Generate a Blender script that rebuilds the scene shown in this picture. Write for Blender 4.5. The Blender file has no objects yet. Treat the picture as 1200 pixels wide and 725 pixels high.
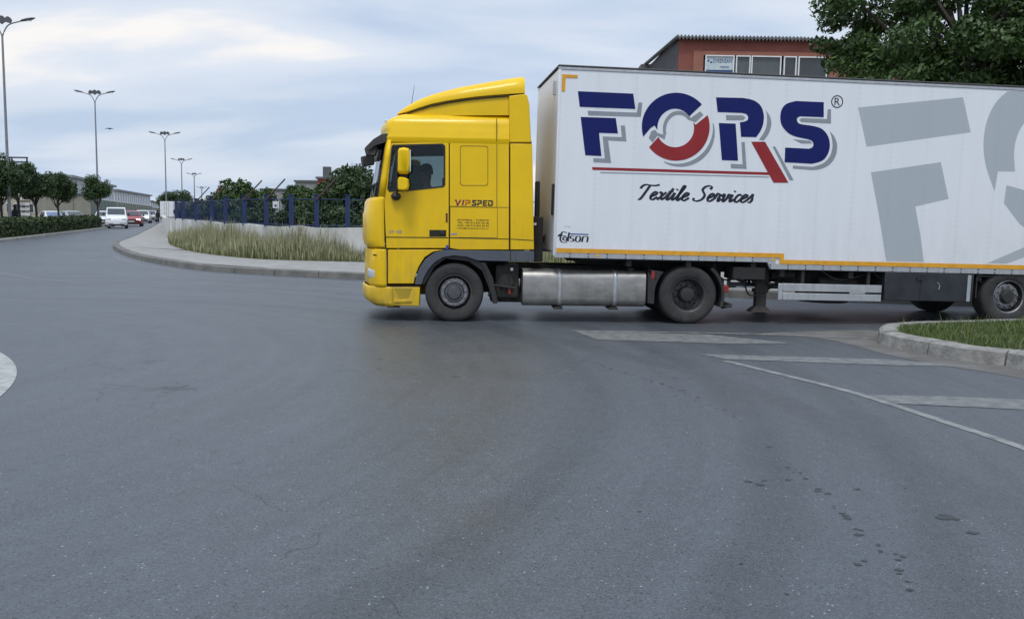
import bpy, bmesh, math, random
import numpy as np
from mathutils import Vector, Matrix, noise
random.seed(7); rng = np.random.default_rng(7)
R = math.radians
scn = bpy.context.scene
COL = scn.collection

# ------------------------------------------------------------------ camera, world, sun, exposure
FPX, CAMH, HOR = 1050.0, 1.72, 253.5
PITCH = math.atan((362.5 - HOR) / FPX); ROLL = 0.016
cd = bpy.data.cameras.new('camera'); cam = bpy.data.objects.new('camera', cd); COL.objects.link(cam)
cd.sensor_width = 36; cd.lens = 36 * FPX / 1200; cd.clip_end = 6000; cd.clip_start = .1
CM = (Matrix.Rotation(math.pi / 2 - PITCH, 4, 'X') @ Matrix.Rotation(ROLL, 4, 'Z'))
CM.translation = (0, 0, CAMH)
cam.matrix_world = CM
scn.camera = cam

SUN_EL, SUN_AZ = R(62), R(195)      # azimuth clockwise from +Y (behind the camera, a little left)
w = bpy.data.worlds.new('World'); scn.world = w; w.use_nodes = True
nt = w.node_tree; nt.nodes.clear()
def N(t, **k):
    n = nt.nodes.new(t)
    for a, b in k.items(): setattr(n, a, b)
    return n
L = lambda a, b: nt.links.new(a, b)
out = N('ShaderNodeOutputWorld'); bg = N('ShaderNodeBackground'); bg.inputs[1].default_value = .12
sky = N('ShaderNodeTexSky', sky_type='NISHITA', sun_disc=False, sun_elevation=SUN_EL, sun_rotation=SUN_AZ)
sky.air_density = 1.2; sky.dust_density = 2.0
tc = N('ShaderNodeTexCoord'); sep = N('ShaderNodeSeparateXYZ'); L(tc.outputs['Generated'], sep.inputs[0])
zc = N('ShaderNodeMath', operation='MAXIMUM'); L(sep.outputs[2], zc.inputs[0]); zc.inputs[1].default_value = 0
zc2 = N('ShaderNodeMath', operation='ADD'); L(zc.outputs[0], zc2.inputs[0]); zc2.inputs[1].default_value = .26
dx = N('ShaderNodeMath', operation='DIVIDE'); L(sep.outputs[0], dx.inputs[0]); L(zc2.outputs[0], dx.inputs[1])
dy = N('ShaderNodeMath', operation='DIVIDE'); L(sep.outputs[1], dy.inputs[0]); L(zc2.outputs[0], dy.inputs[1])
cb = N('ShaderNodeCombineXYZ'); L(dx.outputs[0], cb.inputs[0]); L(dy.outputs[0], cb.inputs[1])
mp = N('ShaderNodeMapping'); L(cb.outputs[0], mp.inputs[0]); mp.inputs['Scale'].default_value = (.8, 1.8, 1); mp.inputs['Rotation'].default_value = (0, 0, R(5)); mp.inputs['Location'].default_value = (.2, 9.6, 0)
n1 = N('ShaderNodeTexNoise'); L(mp.outputs[0], n1.inputs['Vector']); n1.inputs['Scale'].default_value = 1.0; n1.inputs['Detail'].default_value = 7; n1.inputs['Roughness'].default_value = .5; n1.inputs['Distortion'].default_value = .25
cr = N('ShaderNodeValToRGB'); L(n1.outputs[0], cr.inputs[0])
e = cr.color_ramp.elements
# cloud sheet: blue-grey hollows, pale cream billows
e[0].position = .42; e[0].color = (3.8, 4.65, 5.95, 1)
e[1].position = .66; e[1].color = (7.0, 6.85, 6.75, 1)
x = e.new(.5); x.color = (4.65, 5.3, 6.35, 1)
x = e.new(.6); x.color = (5.4, 5.85, 6.6, 1)
n2 = N('ShaderNodeTexNoise'); L(mp.outputs[0], n2.inputs['Vector']); n2.inputs['Scale'].default_value = .55; n2.inputs['Detail'].default_value = 5
cov = N('ShaderNodeMapRange'); L(n2.outputs[0], cov.inputs[0]); cov.inputs[1].default_value = .36; cov.inputs[2].default_value = .5; cov.inputs[3].default_value = .9; cov.inputs[4].default_value = 1
mx = N('ShaderNodeMix', data_type='RGBA'); L(cov.outputs[0], mx.inputs[0]); L(sky.outputs[0], mx.inputs[6]); L(cr.outputs[0], mx.inputs[7])
# the overcast sheet is brighter overhead than near the horizon
mr = N('ShaderNodeMapRange'); L(sep.outputs[2], mr.inputs[0]); mr.inputs[1].default_value = .28; mr.inputs[2].default_value = .8; mr.inputs[3].default_value = 1.0; mr.inputs[4].default_value = 1.5
ml = N('ShaderNodeVectorMath', operation='SCALE'); L(mx.outputs[2], ml.inputs[0]); L(mr.outputs[0], ml.inputs['Scale'])
L(ml.outputs[0], bg.inputs[0]); L(bg.outputs[0], out.inputs[0])

sl = bpy.data.lights.new('sun', 'SUN'); sl.energy = 1.25; sl.angle = R(14); sl.color = (1, .97, .93)
so = bpy.data.objects.new('sun', sl); COL.objects.link(so)
sdir = Vector((math.sin(SUN_AZ) * math.cos(SUN_EL), math.cos(SUN_AZ) * math.cos(SUN_EL), math.sin(SUN_EL)))
so.rotation_euler = sdir.to_track_quat('Z', 'Y').to_euler()
so.location = (0, -5, 30)
vs = scn.view_settings; vs.view_transform = 'Standard'; vs.look = 'None'; vs.exposure = .2; vs.gamma = 1; vs.use_curve_mapping = False
scn.cycles.use_denoising = True
scn.cycles.max_bounces = 8; scn.cycles.transparent_max_bounces = 12

# ------------------------------------------------------------------ measuring helpers (pixels of the 1200x725 photo)
M3 = CM.to_3x3()
def ray(px, py): return M3 @ Vector(((px - 600) / FPX, -(py - 362.5) / FPX, -1))
def G(px, py, z=0.0):                       # point on the level z
    d = ray(px, py); return Vector((0, 0, CAMH)) + d * ((z - CAMH) / d.z)
def D(px, py, Y):                           # point at the distance Y
    d = ray(px, py); return Vector((0, 0, CAMH)) + d * (Y / d.y)

# ------------------------------------------------------------------ tagging
def tag(o, label=None, cat=None, group=None, kind=None):
    if label: o['label'] = label
    if cat: o['category'] = cat
    if group: o['group'] = group
    if kind: o['kind'] = kind
    return o
def empty(name, loc, rot=(0, 0, 0)):
    o = bpy.data.objects.new(name, None); COL.objects.link(o); o.location = loc; o.rotation_euler = rot; o.empty_display_size = .3
    return o
def kids(o): return [c for c in bpy.data.objects if c.parent == o]
def copy_tree(o, parent=None):
    c = o.copy(); COL.objects.link(c); c.parent = parent
    for ch in kids(o): copy_tree(ch, c)
    return c

# ------------------------------------------------------------------ materials
def mat(name, col, rough=.6, metal=0, var=.12, nscale=3, bump=0, bscale=40, coat=0, spec=.5, stretch=(1, 1, 1), col2=None, emit=None):
    m = bpy.data.materials.new(name); m.use_nodes = True; t = m.node_tree; b = t.nodes['Principled BSDF']
    b.inputs['Roughness'].default_value = rough; b.inputs['Metallic'].default_value = metal
    b.inputs['Specular IOR Level'].default_value = spec
    if coat: b.inputs['Coat Weight'].default_value = coat; b.inputs['Coat Roughness'].default_value = .08
    c = t.nodes.new('ShaderNodeTexCoord'); mp = t.nodes.new('ShaderNodeMapping'); mp.inputs['Scale'].default_value = stretch
    t.links.new(c.outputs['Object'], mp.inputs[0])
    n = t.nodes.new('ShaderNodeTexNoise'); n.inputs['Scale'].default_value = nscale; n.inputs['Detail'].default_value = 6; n.inputs['Roughness'].default_value = .62
    t.links.new(mp.outputs[0], n.inputs['Vector'])
    r = t.nodes.new('ShaderNodeValToRGB'); e = r.color_ramp.elements
    e[0].position = .3; e[1].position = .7
    c2 = col2 or tuple(min(1, v * (1 + var)) for v in col)
    e[0].color = tuple(v * (1 - var) for v in col) + (1,) if not col2 else col + (1,)
    e[1].color = c2 + (1,)
    t.links.new(n.outputs[0], r.inputs[0]); t.links.new(r.outputs[0], b.inputs['Base Color'])
    rr = t.nodes.new('ShaderNodeMapRange'); rr.inputs[3].default_value = max(0, rough - .06); rr.inputs[4].default_value = min(1, rough + .08)
    t.links.new(n.outputs[0], rr.inputs[0]); t.links.new(rr.outputs[0], b.inputs['Roughness'])
    if bump:
        n3 = t.nodes.new('ShaderNodeTexNoise'); n3.inputs['Scale'].default_value = bscale; n3.inputs['Detail'].default_value = 4
        t.links.new(mp.outputs[0], n3.inputs['Vector'])
        bp = t.nodes.new('ShaderNodeBump'); bp.inputs['Strength'].default_value = bump; bp.inputs['Distance'].default_value = .02
        t.links.new(n3.outputs[0], bp.inputs['Height']); t.links.new(bp.outputs[0], b.inputs['Normal'])
    if emit: b.inputs['Emission Color'].default_value = emit[0] + (1,); b.inputs['Emission Strength'].default_value = emit[1]
    return m

def add_grime(m, z0, z1, amt, col=(.16, .14, .11)):
    t = m.node_tree; b = t.nodes['Principled BSDF']; src = b.inputs['Base Color'].links[0].from_socket
    c = t.nodes.new('ShaderNodeTexCoord'); s = t.nodes.new('ShaderNodeSeparateXYZ'); t.links.new(c.outputs['Object'], s.inputs[0])
    mr = t.nodes.new('ShaderNodeMapRange'); t.links.new(s.outputs[2], mr.inputs[0]); mr.inputs[1].default_value = z0; mr.inputs[2].default_value = z1; mr.inputs[3].default_value = 1; mr.inputs[4].default_value = 0
    mp = t.nodes.new('ShaderNodeMapping'); mp.inputs['Scale'].default_value = (5, 5, 1.2); t.links.new(c.outputs['Object'], mp.inputs[0])
    n = t.nodes.new('ShaderNodeTexNoise'); n.inputs['Scale'].default_value = 1.6; n.inputs['Detail'].default_value = 8; n.inputs['Roughness'].default_value = .7; t.links.new(mp.outputs[0], n.inputs['Vector'])
    nr = t.nodes.new('ShaderNodeMapRange'); t.links.new(n.outputs[0], nr.inputs[0]); nr.inputs[1].default_value = .36; nr.inputs[2].default_value = .68
    a = t.nodes.new('ShaderNodeMath'); a.operation = 'MULTIPLY'; t.links.new(mr.outputs[0], a.inputs[0]); t.links.new(nr.outputs[0], a.inputs[1])
    a2 = t.nodes.new('ShaderNodeMath'); a2.operation = 'MULTIPLY'; t.links.new(a.outputs[0], a2.inputs[0]); a2.inputs[1].default_value = amt
    x = t.nodes.new('ShaderNodeMix'); x.data_type = 'RGBA'; t.links.new(a2.outputs[0], x.inputs[0]); t.links.new(src, x.inputs[6]); x.inputs[7].default_value = col + (1,)
    t.links.new(x.outputs[2], b.inputs['Base Color']); return m

def glass_mat(name, tint, mixf=.75, rough=.03):
    m = bpy.data.materials.new(name); m.use_nodes = True; t = m.node_tree; t.nodes.clear()
    o = t.nodes.new('ShaderNodeOutputMaterial'); tr = t.nodes.new('ShaderNodeBsdfTransparent'); tr.inputs[0].default_value = tint + (1,)
    g = t.nodes.new('ShaderNodeBsdfGlossy'); g.inputs['Roughness'].default_value = rough; g.inputs[0].default_value = (.9, .95, 1, 1)
    f = t.nodes.new('ShaderNodeFresnel'); f.inputs[0].default_value = 1.32
    nn = t.nodes.new('ShaderNodeTexNoise'); nn.inputs['Scale'].default_value = 2.0
    mr = t.nodes.new('ShaderNodeMath'); mr.operation = 'MULTIPLY_ADD'; t.links.new(nn.outputs[0], mr.inputs[0]); mr.inputs[1].default_value = .012; t.links.new(f.outputs[0], mr.inputs[2])
    x = t.nodes.new('ShaderNodeMixShader'); t.links.new(mr.outputs[0], x.inputs[0]); t.links.new(tr.outputs[0], x.inputs[1]); t.links.new(g.outputs[0], x.inputs[2]); t.links.new(x.outputs[0], o.inputs[0])
    return m

def leaf_mat(name, a, b, rough=.55, scale=1.2):
    m = bpy.data.materials.new(name); m.use_nodes = True; t = m.node_tree; p = t.nodes['Principled BSDF']
    p.inputs['Roughness'].default_value = rough; p.inputs['Specular IOR Level'].default_value = .35
    g = t.nodes.new('ShaderNodeNewGeometry'); c = t.nodes.new('ShaderNodeTexCoord')
    n = t.nodes.new('ShaderNodeTexNoise'); n.inputs['Scale'].default_value = scale; n.inputs['Detail'].default_value = 2; t.links.new(c.outputs['Object'], n.inputs['Vector'])
    ad = t.nodes.new('ShaderNodeMath'); ad.operation = 'MULTIPLY_ADD'; t.links.new(g.outputs['Random Per Island'], ad.inputs[0]); ad.inputs[1].default_value = .55
    sb = t.nodes.new('ShaderNodeMath'); sb.operation = 'MULTIPLY'; t.links.new(n.outputs[0], sb.inputs[0]); sb.inputs[1].default_value = .55
    t.links.new(sb.outputs[0], ad.inputs[2])
    r = t.nodes.new('ShaderNodeMix'); r.data_type = 'RGBA'; r.inputs[6].default_value = a + (1,); r.inputs[7].default_value = b + (1,)
    t.links.new(ad.outputs[0], r.inputs[0]); t.links.new(r.outputs[2], p.inputs['Base Color'])
    return m

MT = {}
MT['yellow'] = mat('cab_yellow_paint', (.87, .55, .0), .38, 0, .07, 1.3, coat=.22, spec=.3)
MT['yellow_dark'] = mat('bumper_yellow_plastic', (.74, .47, .005), .42, 0, .12, 5, bump=.05)
MT['gap'] = mat('dark_panel_gap', (.02, .018, .012), .8)
MT['grey_skirt'] = mat('blue_grey_plastic', (.075, .09, .115), .55, 0, .12, 5, bump=.1)
MT['black'] = mat('black_plastic', (.016, .016, .018), .5, 0, .25, 5, bump=.1)
MT['chassis'] = mat('dirty_chassis_black', (.018, .017, .017), .75, 0, .35, 6, bump=.3, bscale=25)
MT['tyre'] = mat('worn_tyre_rubber', (.033, .033, .034), .85, 0, .35, 7, bump=.25, bscale=60)
MT['rim'] = mat('grey_steel_rim', (.10, .10, .105), .5, .5, .3, 12, bump=.15)
MT['rim_light'] = mat('worn_alloy_rim', (.25, .25, .26), .45, .7, .3, 12, bump=.15)
MT['rim_dark'] = mat('dark_dirty_rim', (.045, .043, .042), .65, .3, .3, 12, bump=.2)
MT['tank'] = mat('brushed_aluminium', (.40, .385, .36), .42, .85, .3, 2.5, bump=.08, stretch=(1, 1, 2))
MT['strap'] = mat('steel_strap', (.55, .56, .56), .4, .8, .15, 8)
MT['alu'] = mat('aluminium_rail', (.50, .51, .52), .45, .55, .14, 4, stretch=(3, 1, 1))
MT['orange'] = mat('reflective_amber_tape', (.76, .36, .02), .45, 0, .15, 8)
MT['blue'] = mat('navy_print', (.005, .011, .115), .5, 0, .12, 4, spec=.25)
MT['red'] = mat('brick_red_print', (.30, .028, .032), .5, 0, .12, 4, spec=.25)
MT['pgrey'] = mat('grey_print', (.27, .295, .32), .45, 0, .08, 4)
MT['fgrey'] = mat('faded_grey_print', (.44, .485, .51), .45, 0, .06, 4)
MT['ink'] = mat('black_ink', (.014, .016, .03), .5, 0, .1, 4)
MT['white'] = mat('white_paint', (.78, .79, .8), .4, 0, .06, 2)
MT['glass'] = glass_mat('window_glass', (.60, .66, .66))
MT['glass_clear'] = glass_mat('windscreen_glass', (.72, .8, .8))
MT['lens'] = mat('lamp_lens', (.6, .62, .62), .12, .2, .15, 30)
MT['lens_red'] = mat('red_lens', (.32, .03, .02), .25)
MT['mirror'] = mat('mirror_glass', (.7, .72, .75), .05, 1, .03)
MT['seat'] = mat('dark_seat_cloth', (.015, .016, .022), .9, 0, .25, 20)
MT['bark'] = mat('grey_brown_bark', (.055, .045, .036), .9, 0, .4, 12, bump=.5, stretch=(1, 1, .3))
MT['steel'] = mat('galvanised_pole', (.26, .27, .285), .5, .5, .14, 3)
MT['head'] = mat('lamp_head_grey', (.10, .105, .115), .55, .2, .15, 5)
MT['fence_blue'] = mat('blue_fence_paint', (.010, .028, .10), .55, 0, .25, 3)
MT['rust'] = mat('brown_rusty_steel', (.10, .065, .055), .8, .2, .3, 6)

# trailer side skin: white GRP with seams, faint grime and drips
def trailer_mat(name, base, seam=.62):
    m = mat(name, base, .33, 0, .02, .9, stretch=(1, 1, .35)); t = m.node_tree; b = t.nodes['Principled BSDF']
    c = t.nodes.new('ShaderNodeTexCoord'); s = t.nodes.new('ShaderNodeSeparateXYZ'); t.links.new(c.outputs['Object'], s.inputs[0])
    def M(op, a, v=None):
        n = t.nodes.new('ShaderNodeMath'); n.operation = op
        (t.links.new(a, n.inputs[0]) if not isinstance(a, (int, float)) else setattr(n.inputs[0], 'default_value', a))
        if v is not None: (t.links.new(v, n.inputs[1]) if not isinstance(v, (int, float)) else setattr(n.inputs[1], 'default_value', v))
        return n.outputs[0]
    fx = M('FRACT', M('DIVIDE', s.outputs[0], seam)); d = M('ABSOLUTE', M('SUBTRACT', fx, .5))
    line = M('GREATER_THAN', d, .4935)
    # rivet rows beside every second seam
    fz = M('FRACT', M('DIVIDE', s.outputs[2], .085)); dz = M('ABSOLUTE', M('SUBTRACT', fz, .5))
    riv = M('MULTIPLY', M('LESS_THAN', dz, .11), M('LESS_THAN', M('ABSOLUTE', M('SUBTRACT', d, .455)), .011))
    nz = t.nodes.new('ShaderNodeTexNoise'); nz.inputs['Scale'].default_value = 2.2; nz.inputs['Detail'].default_value = 6
    mp = t.nodes.new('ShaderNodeMapping'); mp.inputs['Scale'].default_value = (2.2, 1, .22); t.links.new(c.outputs['Object'], mp.inputs[0]); t.links.new(mp.outputs[0], nz.inputs['Vector'])
    grime = t.nodes.new('ShaderNodeMapRange'); t.links.new(nz.outputs[0], grime.inputs[0]); grime.inputs[1].default_value = .42; grime.inputs[2].default_value = .8; grime.inputs[3].default_value = 0; grime.inputs[4].default_value = .07
    fac = M('ADD', M('MULTIPLY', line, .22), M('MULTIPLY', riv, .22)); fac = M('ADD', fac, grime.outputs[0])
    src = b.inputs['Base Color'].links[0].from_socket
    mx = t.nodes.new('ShaderNodeMix'); mx.data_type = 'RGBA'; t.links.new(fac, mx.inputs[0]); t.links.new(src, mx.inputs[6]); mx.inputs[7].default_value = (.30, .30, .28, 1)
    t.links.new(mx.outputs[2], b.inputs['Base Color'])
    bp = t.nodes.new('ShaderNodeBump'); bp.inputs['Strength'].default_value = .14; bp.inputs['Distance'].default_value = .004
    t.links.new(M('ADD', M('MULTIPLY', line, -1), nz.outputs[0]), bp.inputs['Height']); t.links.new(bp.outputs[0], b.inputs['Normal'])
    return m
MT['trailer'] = trailer_mat('trailer_white_skin', (.80, .825, .85))
MT['fgrey'] = trailer_mat('faded_grey_print', (.43, .475, .50))
MT['trailer_front'] = trailer_mat('trailer_front_skin', (.76, .76, .74), .5)

for k_, z0_, z1_, a_ in (('yellow', .3, 2.2, .38), ('yellow_dark', .2, .8, .6), ('grey_skirt', .3, 1.6, .5), ('trailer', .9, 2.0, .22), ('tank', .3, 1.0, .4), ('black', .2, 1.2, .3), ('tyre', 0, 1.0, .25), ('chassis', .2, 1.1, .35)): add_grime(MT[k_], z0_, z1_, a_, (.16, .14, .11) if k_ != 'trailer' else (.36, .35, .32))

# asphalt
TRACKS = [((-10.18, 9.23), 13.38), ((-9.9, 9.0), 12.1), ((-10.4, 9.2), 11.2), ((-8.9, 5.4), 11.9)]
def asphalt():
    m = bpy.data.materials.new('worn_asphalt'); m.use_nodes = True; t = m.node_tree; b = t.nodes['Principled BSDF']
    def M(op, a, v=None, w=None):
        n = t.nodes.new('ShaderNodeMath'); n.operation = op
        for i, q in enumerate((a, v, w)):
            if q is None: continue
            if isinstance(q, (int, float)): n.inputs[i].default_value = q
            else: t.links.new(q, n.inputs[i])
        return n.outputs[0]
    c = t.nodes.new('ShaderNodeTexCoord'); P = c.outputs['Object']
    def NZ(scale, det=5, rough=.6, vec=P):
        n = t.nodes.new('ShaderNodeTexNoise'); n.inputs['Scale'].default_value = scale; n.inputs['Detail'].default_value = det; n.inputs['Roughness'].default_value = rough
        t.links.new(vec, n.inputs['Vector']); return n.outputs[0]
    big = NZ(.22, 4); mid = NZ(1.7, 5); fine = NZ(70, 3, .7)
    v = t.nodes.new('ShaderNodeTexVoronoi'); v.inputs['Scale'].default_value = 62; t.links.new(P, v.inputs['Vector'])
    vr = t.nodes.new('ShaderNodeSeparateColor'); t.links.new(v.outputs['Color'], vr.inputs[0])
    stone = M('MULTIPLY', M('GREATER_THAN', vr.outputs[0], .95), M('LESS_THAN', v.outputs['Distance'], M('MULTIPLY_ADD', vr.outputs[1], .3, .12)))
    dark = M('MULTIPLY', M('GREATER_THAN', vr.outputs[1], .93), M('LESS_THAN', v.outputs['Distance'], .4))
    v3 = t.nodes.new('ShaderNodeTexVoronoi'); v3.inputs['Scale'].default_value = 130; t.links.new(P, v3.inputs['Vector'])
    vr3 = t.nodes.new('ShaderNodeSeparateColor'); t.links.new(v3.outputs['Color'], vr3.inputs[0])
    grain = M('SUBTRACT', M('POWER', vr3.outputs[0], 2.2), .31)
    med = NZ(9, 4, .7)
    val = M('ADD', M('MULTIPLY_ADD', M('SUBTRACT', big, .5), .03, .083), M('MULTIPLY', M('SUBTRACT', mid, .5), .03))
    val = M('ADD', val, M('MULTIPLY', M('SUBTRACT', fine, .5), .05))
    val = M('ADD', val, M('MULTIPLY', M('SUBTRACT', med, .5), .035))
    val = M('ADD', val, M('MULTIPLY', grain, .055))
    sx = t.nodes.new('ShaderNodeSeparateXYZ'); t.links.new(P, sx.inputs[0])
    wob = M('MULTIPLY', M('SUBTRACT', NZ(.5, 3), .5), .6)
    dk = None
    for (cx, cy), r in TRACKS:
        ddx = M('SUBTRACT', sx.outputs[0], cx); ddy = M('SUBTRACT', sx.outputs[1], cy)
        dd = M('SQRT', M('ADD', M('MULTIPLY', ddx, ddx), M('MULTIPLY', ddy, ddy)))
        q = M('ABSOLUTE', M('SUBTRACT', M('ADD', dd, wob), r))
        mr = t.nodes.new('ShaderNodeMapRange'); mr.interpolation_type = 'SMOOTHSTEP'; t.links.new(q, mr.inputs[0]); mr.inputs[1].default_value = .05; mr.inputs[2].default_value = .34; mr.inputs[3].default_value = 1; mr.inputs[4].default_value = 0
        dk = mr.outputs[0] if dk is None else M('MAXIMUM', dk, mr.outputs[0])
    # fine streaks drawn out along the turning circle of the traffic
    ux = M('SUBTRACT', sx.outputs[0], -10.18); uy = M('SUBTRACT', sx.outputs[1], 9.23)
    ur = M('SQRT', M('ADD', M('MULTIPLY', ux, ux), M('MULTIPLY', uy, uy))); ua = M('ARCTAN2', uy, ux)
    pc = t.nodes.new('ShaderNodeCombineXYZ'); t.links.new(M('MULTIPLY', ur, 3.6), pc.inputs[0]); t.links.new(M('MULTIPLY', ua, 2.5), pc.inputs[1])
    arcs = NZ(1.0, 6, .65, pc.outputs[0])
    val = M('ADD', val, M('MULTIPLY', M('SUBTRACT', arcs, .5), .05))
    streak = M('MULTIPLY_ADD', NZ(3.0, 4), .9, .1)
    val = M('MULTIPLY', val, M('SUBTRACT', 1, M('MULTIPLY', M('MULTIPLY', dk, streak), .3)))
    val = M('ADD', val, M('MULTIPLY', stone, M('MULTIPLY_ADD', vr.outputs[2], .22, .03))); val = M('MULTIPLY', val, M('SUBTRACT', 1, M('MULTIPLY', dark, .6)))
    # oil drips and dark specks
    v2 = t.nodes.new('ShaderNodeTexVoronoi'); v2.inputs['Scale'].default_value = 3.1; t.links.new(P, v2.inputs['Vector'])
    v2c = t.nodes.new('ShaderNodeSeparateColor'); t.links.new(v2.outputs['Color'], v2c.inputs[0])
    drip = M('MULTIPLY', M('GREATER_THAN', v2c.outputs[0], .80), M('LESS_THAN', M('ADD', v2.outputs['Distance'], M('MULTIPLY', M('SUBTRACT', fine, .5), .12)), M('MULTIPLY', v2c.outputs[1], .08)))
    val = M('MULTIPLY', val, M('SUBTRACT', 1, M('MULTIPLY', drip, .55)))
    # hairline cracks
    wv = t.nodes.new('ShaderNodeTexVoronoi'); wv.feature = 'DISTANCE_TO_EDGE'; wv.inputs['Scale'].default_value = .16
    nv = t.nodes.new('ShaderNodeTexNoise'); nv.inputs['Scale'].default_value = .9; nv.inputs['Detail'].default_value = 6; t.links.new(P, nv.inputs['Vector'])
    va = t.nodes.new('ShaderNodeVectorMath'); va.operation = 'MULTIPLY_ADD'; t.links.new(nv.outputs['Color'], va.inputs[0]); va.inputs[1].default_value = (2.2, 2.2, 0); t.links.new(P, va.inputs[2]); t.links.new(va.outputs[0], wv.inputs['Vector'])
    crack = M('MULTIPLY', M('LESS_THAN', wv.outputs['Distance'], .0016), M('GREATER_THAN', mid, .5))
    val = M('MULTIPLY', val, M('SUBTRACT', 1, M('MULTIPLY', crack, .45)))
    val = M('MAXIMUM', val, .008)
    cc = t.nodes.new('ShaderNodeCombineColor')
    t.links.new(M('MULTIPLY', val, .88), cc.inputs[0]); t.links.new(val, cc.inputs[1]); t.links.new(M('MULTIPLY', val, 1.13), cc.inputs[2])
    t.links.new(cc.outputs[0], b.inputs['Base Color'])
    rgh = M('ADD', M('MULTIPLY_ADD', M('SUBTRACT', big, .5), .22, .47), M('MULTIPLY', M('SUBTRACT', mid, .5), .18))
    t.links.new(rgh, b.inputs['Roughness']); b.inputs['Specular IOR Level'].default_value = .42
    bp = t.nodes.new('ShaderNodeBump'); bp.inputs['Strength'].default_value = .22; bp.inputs['Distance'].default_value = .006
    t.links.new(M('ADD', fine, M('MULTIPLY', v.outputs['Distance'], -.7)), bp.inputs['Height']); t.links.new(bp.outputs[0], b.inputs['Normal'])
    return m
MT['asphalt'] = asphalt()
MT['paint'] = mat('worn_road_paint', (.09, .095, .098), .6, 0, .2, 7, bump=.3, bscale=90, col2=(.22, .225, .22))
MT['paint_bright'] = mat('road_edge_paint', (.11, .115, .115), .6, 0, .2, 7, bump=.3, bscale=90, col2=(.31, .31, .30))
MT['dust'] = mat('road_edge_dust', (.13, .125, .115), .85, 0, .3, 2, bump=.2, bscale=60)
MT['kerb'] = mat('kerb_concrete', (.13, .127, .117), .85, 0, .25, 4.5, bump=.6, bscale=22, col2=(.36, .35, .325))
MT['kerb_dark'] = mat('dirty_kerb_concrete', (.10, .098, .09), .85, 0, .25, 3, bump=.4, bscale=30, col2=(.19, .185, .17))
MT['paving'] = mat('pale_paving', (.23, .225, .21), .8, 0, .2, 2, bump=.2, bscale=30, col2=(.34, .33, .315))
MT['earth'] = mat('dry_earth', (.10, .085, .06), .95, 0, .3, 1.5, bump=.5, bscale=8, col2=(.17, .15, .10))
MT['wallwhite'] = mat('stained_whitewash', (.34, .34, .32), .85, 0, .1, 1.1, bump=.3, bscale=20, stretch=(1, 1, .6), col2=(.74, .73, .70))

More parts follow.
